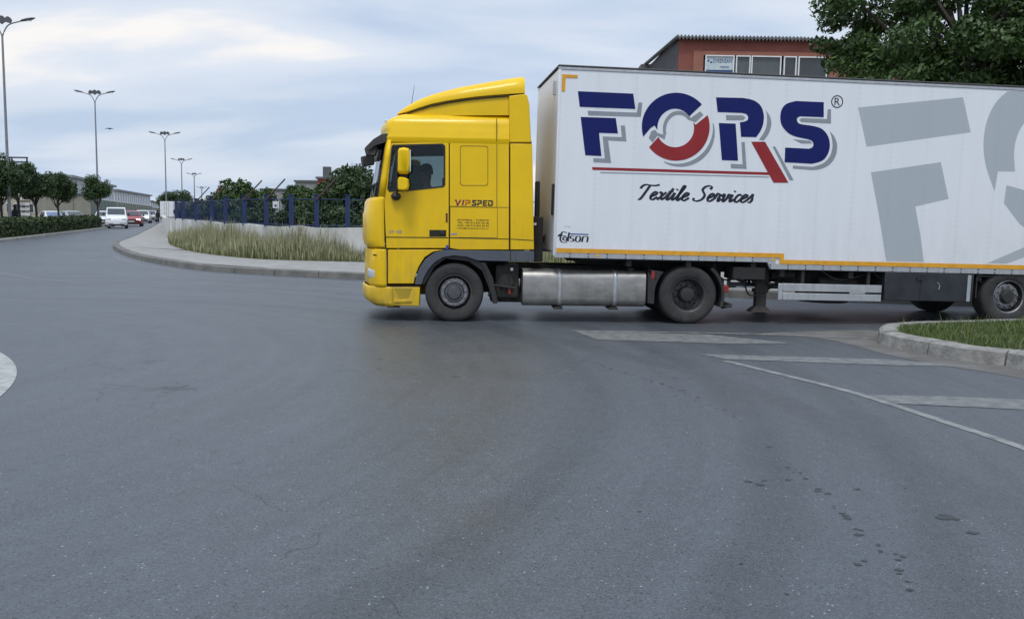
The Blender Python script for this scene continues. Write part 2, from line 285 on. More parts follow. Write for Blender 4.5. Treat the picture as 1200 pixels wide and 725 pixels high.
# ------------------------------------------------------------------ mesh builder
class MB:
    def __init__(s): s.v = []; s.f = []
    def add(s, vs, fs):
        o = len(s.v); s.v += [tuple(q) for q in vs]; s.f += [[i + o for i in f] for f in fs]; return s
    def box(s, x0, x1, y0, y1, z0, z1):
        return s.add([(x0, y0, z0), (x1, y0, z0), (x1, y1, z0), (x0, y1, z0), (x0, y0, z1), (x1, y0, z1), (x1, y1, z1), (x0, y1, z1)],
                     [(0, 3, 2, 1), (4, 5, 6, 7), (0, 1, 5, 4), (1, 2, 6, 5), (2, 3, 7, 6), (3, 0, 4, 7)])
    def obox(s, c, ax, ay, az):                 # oriented box: centre and three half vectors
        c, ax, ay, az = map(Vector, (c, ax, ay, az)); vs = []
        for k in (-1, 1):
            for i, j in ((-1, -1), (1, -1), (1, 1), (-1, 1)): vs.append(c + ax * i + ay * j + az * k)
        return s.add(vs, [(0, 3, 2, 1), (4, 5, 6, 7), (0, 1, 5, 4), (1, 2, 6, 5), (2, 3, 7, 6), (3, 0, 4, 7)])
    def prism_y(s, poly, y0, y1):               # poly of (x,z), extruded along y
        n = len(poly); vs = [(p[0], y0, p[1]) for p in poly] + [(p[0], y1, p[1]) for p in poly]
        return s.add(vs, [list(range(n)), list(range(2 * n - 1, n - 1, -1))] + [(i, i + n, (i + 1) % n + n, (i + 1) % n) for i in range(n)])
    def prism_z(s, poly, z0, z1):
        n = len(poly); vs = [(p[0], p[1], z0) for p in poly] + [(p[0], p[1], z1) for p in poly]
        return s.add(vs, [list(range(n)), list(range(2 * n - 1, n - 1, -1))] + [(i, i + n, (i + 1) % n + n, (i + 1) % n) for i in range(n)])
    def rings(s, rs, close=True, cap=True):     # loft of rings of equal count
        n = len(rs[0]); o = []
        vs = [p for r in rs for p in r]; fs = []
        for k in range(len(rs) - 1):
            for i in range(n if close else n - 1):
                j = (i + 1) % n; fs.append((k * n + i, k * n + j, (k + 1) * n + j, (k + 1) * n + i))
        if cap and close: fs.append(list(range(n - 1, -1, -1))); fs.append([(len(rs) - 1) * n + i for i in range(n)])
        return s.add(vs, fs)
    def tube(s, pts, r, n=8, r1=None):
        pts = [Vector(p) for p in pts]; rs = []
        for i, p in enumerate(pts):
            t = (pts[min(i + 1, len(pts) - 1)] - pts[max(i - 1, 0)]).normalized()
            a = t.cross(Vector((0, 0, 1)) if abs(t.z) < .9 else Vector((1, 0, 0))).normalized(); b = t.cross(a)
            if isinstance(r, (list, tuple)): rad = r[i]
            else: rad = r + ((r1 - r) * i / (len(pts) - 1) if r1 is not None else 0)
            rs.append([p + a * math.cos(2 * math.pi * k / n) * rad + b * math.sin(2 * math.pi * k / n) * rad for k in range(n)])
        return s.rings(rs)
    def lathe_y(s, prof, cx, cz, n=48, y=0, cap=True):    # prof (y, r), axis along y
        rs = [[(cx + r * math.cos(2 * math.pi * k / n), y + yy, cz + r * math.sin(2 * math.pi * k / n)) for k in range(n)] for yy, r in prof]
        return s.rings(rs, cap=cap)
    def lathe_z(s, prof, cx, cy, n=24, z=0):
        rs = [[(cx + r * math.cos(2 * math.pi * k / n), cy + r * math.sin(2 * math.pi * k / n), z + zz) for k in range(n)] for zz, r in prof]
        return s.rings(rs)
    def build(s, name, m, parent=None, bevel=0, smooth=False, seg=2, fix=True, sub=0):
        me = bpy.data.meshes.new(name); me.from_pydata(s.v, [], s.f)
        if fix:
            bm = bmesh.new(); bm.from_mesh(me); bmesh.ops.recalc_face_normals(bm, faces=bm.faces)
            bm.to_mesh(me); bm.free()
        me.materials.append(MT[m] if isinstance(m, str) else m)
        o = bpy.data.objects.new(name, me); COL.objects.link(o)
        if parent is not None: o.parent = parent
        if sub: k = o.modifiers.new('sub', 'SUBSURF'); k.levels = sub; k.render_levels = sub
        if bevel:
            k = o.modifiers.new('bevel', 'BEVEL'); k.width = bevel; k.segments = seg; k.limit_method = 'ANGLE'; k.angle_limit = R(35)
        if smooth or bevel:
            for p in me.polygons: p.use_smooth = True
            try: me.set_sharp_from_angle(angle=R(38))
            except Exception: pass
        return o

def catmull(pts, n=6, closed=False):
    P = [Vector(p) for p in pts]; out = []
    m = len(P)
    for i in range(m if closed else m - 1):
        if closed: a, b, c, d = P[(i - 1) % m], P[i], P[(i + 1) % m], P[(i + 2) % m]
        else: a, b, c, d = P[max(i - 1, 0)], P[i], P[i + 1], P[min(i + 2, m - 1)]
        for k in range(n):
            t = k / n
            out.append(.5 * ((2 * b) + (c - a) * t + (2 * a - 5 * b + 4 * c - d) * t * t + (3 * b - a - 3 * c + d) * t ** 3))
    if not closed: out.append(P[-1])
    return out

def local_plane(obj_mat):
    inv = obj_mat.inverted(); o = inv @ Vector((0, 0, CAMH)); r3 = inv.to_3x3()
    def f(px, py, d=0.0):                       # pixel -> (x,z) on the local plane y=d
        q = r3 @ ray(px, py); t = (d - o.y) / q.y; p = o + q * t; return (p.x, p.z)
    return f

def text_mesh(s, size, bold=False):
    cu = bpy.data.curves.new('tmp', 'FONT'); cu.body = s; cu.size = size; cu.offset = .012 * size if bold else 0
    ob = bpy.data.objects.new('tmp', cu); COL.objects.link(ob)
    dg = bpy.context.evaluated_depsgraph_get(); me = bpy.data.meshes.new_from_object(ob.evaluated_get(dg))
    vs = [tuple(v.co) for v in me.vertices]; fs = [tuple(p.vertices) for p in me.polygons]
    bpy.data.objects.remove(ob); bpy.data.curves.remove(cu); bpy.data.meshes.remove(me)
    return vs, fs
def put_text(s, x0, z0, width, height, y, m, name, parent, bold=False, slant=0.0, ztilt=0.0):
    vs, fs = text_mesh(s, 1, bold)
    xs = [v[0] for v in vs]; ys = [v[1] for v in vs]; a, b, c, d = min(xs), max(xs), min(ys), max(ys)
    V = [(x0 + (v[0] - a) / (b - a) * width + slant * (v[1] - c) / (d - c) * height, y, z0 + (v[1] - c) / (d - c) * height) for v in vs]
    V = [(p[0], p[1], p[2] + ztilt * (p[0] - x0)) for p in V]
    mb = MB(); mb.add(V, fs); return mb.build(name, m, parent, fix=False)

def pen_strokes(strokes, wmin, wmax, ang=.9, n=5):
    """calligraphic strokes -> (verts2d, faces, stroke index per vertex)"""
    V = []; F = []; S = []
    for si, st in enumerate(strokes):
        p = catmull([(a, b, 0) for a, b in st], n) if len(st) > 2 else [Vector((a, b, 0)) for a, b in st]
        o = len(V)
        for i, q in enumerate(p):
            t = (p[min(i + 1, len(p) - 1)] - p[max(i - 1, 0)])
            if t.length < 1e-6: t = Vector((1, 0, 0))
            t.normalize(); th = math.atan2(t.y, t.x)
            wd = wmin + (wmax - wmin) * abs(math.sin(th - ang + math.pi / 2 - .3)); nrm = Vector((-t.y, t.x, 0)) * wd / 2
            V += [q + nrm, q - nrm]; S += [si, si]
        for i in range(len(p) - 1): F.append((o + 2 * i, o + 2 * i + 1, o + 2 * i + 3, o + 2 * i + 2))
    return V, F, S

# ================================================================== THE SETTING
def sheet(name, pts, z, m, kind='structure'):
    mb = MB(); mb.add([(p[0], p[1], z) for p in pts], [list(range(len(pts)))])
    o = mb.build(name, m, fix=False); o['kind'] = kind
    if o.data.polygons[0].normal.z < 0: o.data.flip_normals()
    return o
sheet('ground', [(-2500, -300), (2500, -300), (2500, 4500), (-2500, 4500)], -.05, 'earth')
sheet('road', [(-260, -60), (160, -60), (160, 420), (-260, 420)], 0, 'asphalt')

KH = .17
kerb_px = [(194, 258.5), (186, 262), (181, 265), (170, 271), (152, 280), (136, 286), (132, 290), (137, 295), (152, 301.5), (185, 309), (240, 317), (330, 323), (430, 328), (640, 338), (870, 349), (1200, 361)]
kb = [G(*p) for p in kerb_px]
kb = catmull(kb, 4) + [Vector((40, 17.0, 0)), Vector((140, 10, 0))]
def offset(line, d):
    o = []
    for i, p in enumerate(line):
        t = (line[min(i + 1, len(line) - 1)] - line[max(i - 1, 0)]); t.z = 0; t.normalize()
        o.append(p + Vector((-t.y, t.x, 0)) * d)
    return o
def kerb_mesh(line, wdt, h, blk, m, name='kerb', side=1):
    a = line; b = offset(line, wdt * side); mb = MB()
    a2 = offset(line, .03 * side)
    # resample into blocks with thin joints
    L_ = [0]
    for i in range(1, len(a)): L_.append(L_[-1] + (a[i] - a[i - 1]).length)
    def at(arr, s):
        for i in range(1, len(L_)):
            if L_[i] >= s or i == len(L_) - 1:
                t = (s - L_[i - 1]) / max(1e-6, L_[i] - L_[i - 1]); return arr[i - 1].lerp(arr[i], t)
    s = 0
    while s + blk < L_[-1] and s < 190:
        e_ = s + blk - .02; jz = random.uniform(-.008, .008); jo = random.uniform(-.008, .008)
        q = []
        for ss in (s, (s + e_) / 2, e_):
            A, A2, B = at(a, ss), at(a2, ss), at(b, ss)
            q.append([(A.x, A.y + jo, -.02), (A2.x, A2.y + jo, h - .025 + jz), (A2.x * .8 + B.x * .2, A2.y * .8 + B.y * .2 + jo, h + jz), (B.x, B.y, h + jz), (B.x, B.y, -.02)])
        mb.rings(q); s += blk
    o = mb.build(name, m, smooth=False); o['kind'] = 'structure'; return o
kerb_mesh(kb, .28, KH, 1.5, 'kerb_dark')
weed_px = [(197, 280), (199, 286), (215, 292), (240, 297), (285, 302), (330, 304.5), (430, 307), (640, 312), (930, 318), (1200, 322)]
wf = catmull([G(p[0], p[1], KH) for p in weed_px], 4)
inner = offset(kb, .27)
pav = [(p.x, p.y) for p in inner] + [(140, 80)] + [(p.x, p.y) for p in reversed(offset(wf, .25))] + [(p.x, p.y) for p in reversed([G(190, 265.5, KH), G(196, 258.5, KH)])]
# pavement built as a strip between the kerb line and the weed line
def strip(name, A, B, z, m):
    def rs(L0, n):
        d = [0]
        for i in range(1, len(L0)): d.append(d[-1] + (L0[i] - L0[i - 1]).length)
        o = []
        for k in range(n):
            s = d[-1] * (k / (n - 1)); i = 1
            while i < len(d) - 1 and d[i] < s: i += 1
            o.append(L0[i - 1].lerp(L0[i], (s - d[i - 1]) / max(1e-6, d[i] - d[i - 1])))
        return o
    n = 90; a = rs(A, n); b = rs(B, n); mb = MB()
    mb.add([(p.x, p.y, z) for p in a] + [(p.x, p.y, z) for p in b], [(i, i + 1, n + i + 1, n + i) for i in range(n - 1)])
    o = mb.build(name, m); o['kind'] = 'structure'
    if sum(p.normal.z for p in o.data.polygons) < 0: o.data.flip_normals()
    return o
far_r = [Vector((60, 32, 0)), Vector((140, 26, 0))]
back = [G(193, 259.5, KH), G(194, 266, KH)] + [p.copy() for p in offset(wf, 2.1)[2:]] + far_r
o = strip('pavement', inner, back, KH - .004, 'paving')
strip('weed_bed', wf, offset(wf, 1.75), KH, 'earth')
# soil behind the pavement
soil = [(p.x, p.y) for p in back[1:]] + [(140, 400), (-60, 400), (-62, 200)] + [(back[0].x, back[0].y)]
sheet('soil', soil, KH - .012, 'earth')

# gutter line painted along the kerb
def line_strip(name, pts, wdt, z, m, n=4):
    P = catmull(pts, n); a = offset(P, wdt / 2); b = offset(P, -wdt / 2); k = len(P); mb = MB()
    mb.add([(p.x, p.y, z) for p in a] + [(p.x, p.y, z) for p in b], [(i, i + 1, k + i + 1, k + i) for i in range(k - 1)])
    o = mb.build(name, m); o['kind'] = 'structure'
    if o.data.polygons[0].normal.z < 0: o.data.flip_normals()
    return o
line_strip('edge_line', [G(*p) for p in [(134, 300), (150, 307), (185, 314.5), (240, 322), (330, 328.5), (430, 333.5), (640, 343), (860, 353)]], .12, .004, 'paint')
line_strip('lane_line', [G(*p) for p in [(-60, 309), (0, 320), (40, 326.5), (80, 331)]], .12, .004, 'paint')
line_strip('edge_line', [G(*p) for p in [(850, 423), (900, 435), (1000, 460), (1100, 492), (1200, 525), (1300, 563)]], .10, .004, 'paint_bright')
for pts in ([(670, 387.5), (830, 392), (930, 402.5), (860, 403), (700, 398)], [(820, 415), (1035, 421), (1150, 430), (1040, 428), (850, 421)], [(1015, 463), (1105, 464.5), (1290, 472), (1290, 485), (1200, 480), (1050, 473)]):
    P = [G(*p) for p in pts]; sheet('hatch_marking', [(p.x, p.y) for p in P], .0045, 'paint')
line_strip('edge_line', [G(*p) for p in [(668, 388), (800, 390), (930, 393), (1025, 397)]], .09, .008, 'paint_bright')
# painted ring at the left edge
cx, cy, r0 = -11.35, 5.96, 7.0
n = 220; mb = MB(); ai = [-math.pi + 2 * math.pi * k / n for k in range(n + 1)]
mb.add([(cx + r0 * math.cos(a), cy + r0 * math.sin(a), .005) for a in ai] + [(cx + (r0 - .42) * math.cos(a), cy + (r0 - .42) * math.sin(a), .005) for a in ai], [(i, i + 1, n + 2 + i, n + 1 + i) for i in range(n)])
o = mb.build('ring_marking', mat('white_ring_paint', (.22, .225, .22), .6, 0, .2, 9, bump=.1, bscale=90, col2=(.46, .46, .44))); o['kind'] = 'structure'
if o.data.polygons[0].normal.z < 0: o.data.flip_normals()

# dark drip trails left on the asphalt
mb = MB()
def blob(c, a, b, z):
    k = 13; ph = random.uniform(0, 6)
    vs = []
    for i in range(k):
        t = 2 * math.pi * i / k; rr = random.uniform(.55, 1.3)
        vs.append((c.x + a * rr * math.cos(t), c.y + b * rr * math.sin(t), z))
    mb.add(vs, [list(range(k))])
trail = [(683, 421), (720, 434), (770, 448), (800, 458), (818, 470), (850, 480), (925, 545), (940, 557), (960, 573), (983, 598), (1005, 620), (1025, 637), (1045, 652), (1062, 668), (1070, 690)]
for i in range(len(trail) - 1):
    a, b = G(*trail[i]), G(*trail[i + 1]); n = max(4, int((b - a).length / .05))
    for k in range(n):
        if random.random() < .35 or 5 <= i <= 5 and random.random() < .8: continue
        p = a.lerp(b, (k + random.random()) / n); p.x += random.gauss(0, .025); p.y += random.gauss(0, .03)
        sc = random.uniform(.008, .026); blob(p, sc * random.uniform(.7, 1.3), sc * .8, .0012 + .00002 * len(mb.f))
for c, a in (((877, 564), .04), ((892, 568), .05), ((895, 563), .03), ((923, 562), .03), ((1005, 661), .035), ((1013, 657), .02), ((1005, 573), .03), ((1110, 606), .09), ((1140, 624), .05), ((868, 660), .015), ((922, 696), .02), ((750, 599), .02), ((700, 398), .04)):
    blob(G(*c), a * .7, a * .55, .0012 + .00002 * len(mb.f))
o = mb.build('oil_stains', mat('oil_stain', (.034, .036, .040), .6, 0, .3, 20)); tag(o, kind='structure')

# right-hand kerbed grass island
isl_px = [(1330, 470), (1200, 433), (1130, 424), (1075, 413.5), (1040, 407), (1027, 402), (1029, 396)]
ip = [G(*p) for p in isl_px] + [Vector((5.85, 13.75, 0)), Vector((7.2, 14.3, 0)), Vector((9.5, 14.75, 0)), Vector((14, 15.2, 0)), Vector((30, 16.4, 0))]
ic = catmull(ip, 4)
kerb_mesh(ic, .28, .19, 1.05, 'kerb', side=-1)
ii = [p for p in offset(ic, -.27) if min((p - q).length for q in ic) > .26]
sheet('island_soil', [(p.x, p.y) for p in ii], .165, 'earth')
sheet('road_dust', [(p.x, p.y) for p in catmull([G(*p) for p in [(880, 392), (960, 396), (1025, 412), (1080, 424), (1200, 444), (1330, 480), (1330, 462), (1200, 428), (1060, 405), (1030, 388), (960, 388)]], 3, True)], .0035, 'dust')

# left median
med = [G(*p) for p in [(-320, 330), (-150, 301), (0, 284), (60, 276.5), (110, 270.5), (130, 267)]]
mk = catmull(med, 4)
kerb_mesh(mk, .25, .15, 2.0, 'kerb')
strip('median', offset(mk, .24), offset(mk, 4.2), .14, 'earth')

ka, kb_ = offset(mk, 0)[0], offset(mk, 4.2)[0]
mb = MB(); dd_ = (kb_ - ka); mb.obox((ka + kb_) / 2 + Vector((0, 0, .065)), dd_ / 2, Vector((-dd_.y, dd_.x, 0)).normalized() * .15, Vector((0, 0, .085))); o = mb.build('kerb', 'kerb'); o['kind'] = 'structure'
# ================================================================== VEGETATION
def leaf_cloud(centers, radii, n, size, squash=1.0, shell=.55):
    """many small leaf quads through lumpy volume; returns verts, faces"""
    C = np.array(centers); Rr = np.array(radii); w_ = Rr ** 2; w_ /= w_.sum()
    idx = rng.choice(len(C), n, p=w_)
    d = rng.normal(size=(n, 3)); d /= np.linalg.norm(d, axis=1)[:, None]
    rad = Rr[idx] * (shell + (1 - shell) * rng.random(n) ** .6) * rng.uniform(.85, 1.12, n)
    P = C[idx] + d * rad[:, None] * np.array([1, 1, squash])
    a = d * .5 + rng.normal(size=(n, 3)) * .6; a /= np.linalg.norm(a, axis=1)[:, None]
    u = np.cross(a, rng.normal(size=(n, 3))); u /= np.linalg.norm(u, axis=1)[:, None]; v = np.cross(a, u)
    s = size * rng.uniform(.6, 1.4, n)[:, None]
    V = np.stack([P - u * s, P - v * s * .45, P + u * s, P + v * s * .45], 1).reshape(-1, 3)
    F = np.arange(n * 4).reshape(-1, 4)
    return V, F
def quads_obj(name, V, F, m, parent=None):
    me = bpy.data.meshes.new(name); n = len(F)
    me.vertices.add(len(V)); me.vertices.foreach_set('co', V.astype(np.float32).ravel())
    me.loops.add(F.size); me.loops.foreach_set('vertex_index', F.astype(np.int32).ravel())
    me.polygons.add(n); me.polygons.foreach_set('loop_start', np.arange(n, dtype=np.int32) * F.shape[1])
    me.update(calc_edges=True); me.materials.append(m)
    o = bpy.data.objects.new(name, me); COL.objects.link(o)
    if parent is not None: o.parent = parent
    return o
LF = {'dark': leaf_mat('dark_leaves', (.014, .030, .012), (.060, .105, .03)),
      'mid': leaf_mat('mid_green_leaves', (.018, .04, .012), (.075, .13, .03)),
      'olive': leaf_mat('olive_leaves', (.03, .045, .018), (.10, .13, .05)),
      'hedge': leaf_mat('hedge_leaves', (.018, .034, .012), (.07, .105, .032)),
      'plane': leaf_mat('broad_leaves', (.008, .020, .005), (.062, .12, .022), .45, .5)}
def tree(name, loc, h, rad, trunk_h, kind, label, cat='tree', group=None, n=5000, leaf=.09, lumps=26, tr=.08, squash=.85, seed=1, limbs=6, core=True):
    random.seed(seed); root = empty(name, loc); tag(root, label, cat, group)
    cz = (trunk_h + h) / 2 + .05; hh = (h - trunk_h) / 2; C = []; Q = []
    for i in range(lumps):
        d = Vector((random.gauss(0, 1), random.gauss(0, 1), random.gauss(0, 1))).normalized() * random.uniform(.35, .78)
        C.append((d.x * rad, d.y * rad, cz + d.z * hh)); Q.append(random.uniform(.24, .42) * min(rad, hh * 1.15))
    V, F = leaf_cloud(C, Q, n, leaf, squash, .35)
    quads_obj('crown', V, F, LF[kind], root)
    mb = MB(); top = Vector((random.uniform(-.1, .1), random.uniform(-.1, .1), trunk_h + hh * .35))
    mb.tube([(0, 0, -.1), (.02, 0, trunk_h * .5), (top.x * .4, top.y * .4, trunk_h), top], [tr * 1.25, tr, tr * .9, tr * .5], 8)
    for i in range(limbs):
        c = Vector(C[i]); st = Vector((top.x * .4, top.y * .4, trunk_h * random.uniform(.8, 1.05)))
        mb.tube([st, st.lerp(c, .5) + Vector((0, 0, -.08 * rad)), c], [tr * .55, tr * .38, tr * .15], 6)
    mb.build('trunk', 'bark', root, smooth=True)
    return root
def gz(px, Y): return D(px, 255, Y)
# clipped trees on the median
tg = 'clipped street trees along the median'
for px, Y, h, rad, th, sd, lab in [
        (115, 88, 5.25, 1.62, 2.0, 3, 'round clipped dark tree standing alone at the far end of the hedge'),
        (69, 72, 4.6, 1.45, 1.9, 4, 'dark street tree with a forked trunk, in front of the green roadside wall'),
        (43, 63, 4.15, 1.35, 2.0, 5, 'small crowned street tree left of the forked one'),
        (23, 60, 4.75, 1.55, 2.1, 6, 'dark street tree just right of the nearest tall lamp post'),
        (2, 58, 4.95, 1.9, 1.9, 8, 'widest dark tree at the left edge, its crown around the nearest lamp post')]:
    p = D(px, 262, Y); tree('street_tree', (p.x, Y, .14), h, rad, th, 'dark', lab, 'tree', tg, n=10000, leaf=.085, lumps=40, tr=.085, seed=sd, squash=.9)
p = D(-26, 262, 56); tree('street_tree', (p.x, 56, .14), 4.6, 1.6, 2.0, 'dark', 'street tree mostly cut off by the left edge of the picture', 'tree', tg, n=6000, seed=9)
# hedges along the median: clipped leafy strip following the kerb
def hedge(a, b, off, wd, h, label, n):
    A = G(*a); B = G(*b); root = empty('hedge', ((A + B) / 2).to_tuple()); C = (A + B) / 2
    d = (B - A); ln = d.length; d.normalize(); nr = Vector((-d.y, d.x, 0))
    t = rng.random(n) * ln - ln / 2; s = rng.random(n); face = rng.random(n)
    x = np.where(face < .6, rng.normal(0, .05, n), rng.random(n) * wd) + off
    z = np.where(face < .6, rng.random(n) * h, h + rng.normal(0, .05, n)) + .1
    P = np.outer(t, np.array(d)) + np.outer(x, np.array(nr)); P[:, 2] += z + .06 * np.sin(t * 1.7) + .03 * np.sin(t * 5)
    u = rng.normal(size=(n, 3)); u /= np.linalg.norm(u, axis=1)[:, None]; v = np.cross(u, rng.normal(size=(n, 3))); v /= np.linalg.norm(v, axis=1)[:, None]
    sz = .085 * rng.uniform(.6, 1.4, n)[:, None]
    V = np.stack([P - u * sz, P - v * sz * .6, P + u * sz, P + v * sz * .6], 1).reshape(-1, 3)
    o = quads_obj('foliage', V, np.arange(n * 4).reshape(-1, 4), LF['hedge'], root)
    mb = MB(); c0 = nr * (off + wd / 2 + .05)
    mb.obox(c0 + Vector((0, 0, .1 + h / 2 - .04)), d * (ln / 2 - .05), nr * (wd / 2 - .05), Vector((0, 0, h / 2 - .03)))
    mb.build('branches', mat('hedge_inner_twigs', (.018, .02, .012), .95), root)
    tag(root, label, 'hedge', 'hedges on the median')
hedge((-150, 299), (20, 281.5), .7, 1.2, .82, 'nearer clipped hedge on the median, at the left edge of the picture', 9000)
hedge((27, 281), (128, 268), .7, 1.3, .92, 'long dark clipped hedge running under the street trees toward the white van', 20000)

# trees and shrubs behind the blue fence
bg_trees = [  # px, Y, top py, rad, kind, trunk_h, label
    (205, 135, 221, 3.4, 'dark', .6, 'dark round tree at the left end of the blue fence, above the white box truck'),
    (285, 62, 212, 2.7, 'mid', .5, 'leafy green tree behind the middle of the blue fence, right of the red flag'),
    (258, 60, 231, 2.0, 'dark', .3, 'low dark bush behind the blue fence under the red flag'),
    (232, 70, 233, 1.9, 'olive', .3, 'low olive bush behind the left end of the blue fence'),
    (352, 66, 212, 1.6, 'mid', .6, 'slender tree rising in front of the grey flat roofed building'),
    (318, 56, 248, 1.7, 'olive', .2, 'low bush under the small white sign behind the fence'),
    (347, 56, 243, 1.5, 'dark', .2, 'low dark bush between the small white sign and the large tree'),
    (395, 50, 212, 2.0, 'mid', .6, 'green tree in front of the red brick gable'),
    (425, 48, 193, 2.3, 'dark', .6, 'tallest dark tree behind the fence, just left of the yellow cab'),
    (470, 44, 235, 2.4, 'dark', .4, 'dark tree behind the fence hidden by the yellow cab'),
    (405, 42, 243, 1.6, 'dark', .2, 'dark bush close behind the right end of the blue fence'),
    (372, 48, 240, 1.6, 'dark', .2, 'dark bush below the red brick gable'),
    (293, 50, 246, 1.5, 'dark', .2, 'dark bush below the leafy green tree behind the fence')]
for i, (px, Y, ty, rad, kd, th, lab) in enumerate(bg_trees):
    top = D(px, ty, Y); h = top.z - KH
    tree('broadleaf_tree' if h > 2.8 else 'bush', (top.x, Y, KH), h, rad, min(th, h * .3), kd, lab, 'tree' if h > 2.8 else 'bush', 'trees and bushes behind the blue fence', n=13000, leaf=.12, lumps=34, tr=.07, seed=20 + i, squash=.95, limbs=5)
# slender sprays sticking out above the middle tree are part of its crown

# ------------------------------------------------------------------ low white wall and blue fence
wl = offset(wf, 1.7)
wl = [p for p in wl]
wl[0:5] = [G(191, 263.5, KH), G(190, 268, KH), G(192, 275, KH)]
wl = wl[:1] + [p for p in wl[1:]]
P = wl[:-8] + [Vector((30, 38, 0))]
def wall_mesh(line, th, z0, z1, name, m, parent=None, jit=.0):
    a = line; b = offset(line, th); rs = []
    for i, (p, q) in enumerate(zip(a, b)):
        z = z1 + .03 * math.sin(i * .9)
        rs.append([(p.x, p.y, z0), (p.x, p.y, z), (q.x, q.y, z), (q.x, q.y, z0)])
    mb = MB(); mb.rings(rs); return mb.build(name, m, parent)
wo = wall_mesh(P, .25, KH - .02, KH + 1.08, 'low_wall', 'wallwhite'); tag(wo, 'long low stained white wall behind the tall dry grass, under the blue fence', 'wall')

fr = empty('metal_fence', (0, 0, KH + 1.05)); tag(fr, 'dark blue metal fence of posts and wire mesh standing on the low white wall', 'fence')
fpx = [206, 213, 228, 246, 264, 286, 312, 341, 371, 407, 449, 500, 560, 640, 730, 830, 940]
def wall_at(px):
    best = None
    for i in range(1, len(P)):
        for k in range(12):
            q = P[i - 1].lerp(P[i], k / 12); q = Vector((q.x, q.y, 1.2))
            v = M3.transposed() @ (q - Vector((0, 0, CAMH))); X = 600 + FPX * v.x / -v.z
            if best is None or abs(X - px) < best[0]: best = (abs(X - px), P[i - 1].lerp(P[i], k / 12))
    return best[1]
posts = []
for px in fpx:
    q = wall_at(px) + Vector((0, .1, 0)); posts.append(q)
fz = KH + 1.08
for i, q in enumerate(posts):
    mb = MB(); mb.box(q.x - .07, q.x + .07, q.y - .07, q.y + .07, -.02, 1.12); mb.box(q.x - .1, q.x + .1, q.y - .1, q.y + .1, 1.12, 1.15)
    mb.build('post', 'fence_blue', fr)
    if fpx[i] in (228, 246, 286, 312, 371):
        mb = MB(); mb.tube([(q.x, q.y - .1, .95), (q.x + .72, q.y - .1, 1.72)], .028, 6); mb.build('barrier_arm', 'rust', fr)
for i in range(len(posts) - 1):
    a, b = posts[i], posts[i + 1]; mb = MB(); ln = (b - a).length; n = int(ln / .16)
    for k in range(1, n):
        p = a.lerp(b, k / n); mb.box(p.x - .004, p.x + .004, p.y - .004, p.y + .004, .03, 1.02)
    for z in (.08, .98):
        mb.tube([(a.x, a.y, z), (b.x, b.y, z)], .014, 4)
    mb.build('mesh_panel', 'fence_blue', fr)

# ------------------------------------------------------------------ weeds and dry grass in front of the wall
def blades(name, A, B, n, hmin, hmax, wdt, m, label, cat, z=KH, lean=.25, clump=.6, heads=False):
    """blades between polyline A and B"""
    d = [0]
    for i in range(1, len(A)): d.append(d[-1] + (A[i] - A[i - 1]).length)
    d = np.array(d); s = rng.random(n) * d[-1]; t = rng.random(n)
    ax = np.interp(s, d, [p.x for p in A]); ay = np.interp(s, d, [p.y for p in A]); bx = np.interp(s, d, [p.x for p in B]); by = np.interp(s, d, [p.y for p in B])
    X = ax + (bx - ax) * t; Y = ay + (by - ay) * t
    hn = np.array([noise.noise(Vector((x * .5, y * .5, 3.1))) for x, y in zip(X, Y)])
    hn2 = np.array([noise.noise(Vector((x * 2.3, y * 2.3, 7.7))) for x, y in zip(X, Y)])
    h = (hmin + (hmax - hmin) * rng.random(n) ** 1.6) * np.clip(1 + clump * hn * 1.3 + clump * hn2, .3, 1.7) * (.6 + .5 * t)
    th = rng.random(n) * np.pi * 2; l = lean * h * rng.random(n)
    ux, uy = np.cos(th) * wdt, np.sin(th) * wdt; ph = rng.random(n) * np.pi * 2
    lx, ly = np.cos(ph) * l, np.sin(ph) * l
    b0 = np.stack([X - ux, Y - uy, np.full(n, z)], 1); b1 = np.stack([X + ux, Y + uy, np.full(n, z)], 1)
    k = 1.9 if heads else .7
    m0 = np.stack([X + lx * .4 - ux * k, Y + ly * .4 - uy * k, z + h * .62], 1); m1 = np.stack([X + lx * .4 + ux * k, Y + ly * .4 + uy * k, z + h * .62], 1)
    t0 = np.stack([X + lx - ux * .15, Y + ly - uy * .15, z + h], 1); t1 = np.stack([X + lx + ux * .15, Y + ly + uy * .15, z + h], 1)
    V = np.stack([b0, b1, m1, m0, t1, t0], 1).reshape(-1, 3); o = np.arange(n)[:, None] * 6
    F = np.concatenate([o + np.array([0, 1, 2, 3]), o + np.array([3, 2, 4, 5])], 0)
    ob = quads_obj(name, V, F, m); tag(ob, label, cat, kind='stuff'); return ob
LG = {'straw': leaf_mat('straw_grass', (.14, .15, .065), (.46, .44, .27), .8, .5), 'green': leaf_mat('green_weeds', (.04, .065, .02), (.20, .24, .09), .7, .6), 'lawn': leaf_mat('lawn_blades', (.03, .058, .012), (.13, .18, .045), .7, 2)}
wA = wf; wB = offset(wf, 1.65)
wA = wf[2:]; wB = wB[2:]
blades('weeds', wA, wB, 36000, .16, .54, .009, LG['green'], 'low green weeds along the foot of the white wall', 'weeds', lean=.5)
blades('dry_grass', wA, wB, 24000, .24, .86, .0065, LG['straw'], 'tall straw coloured dry grass in front of the white wall', 'grass', clump=.7, heads=True)
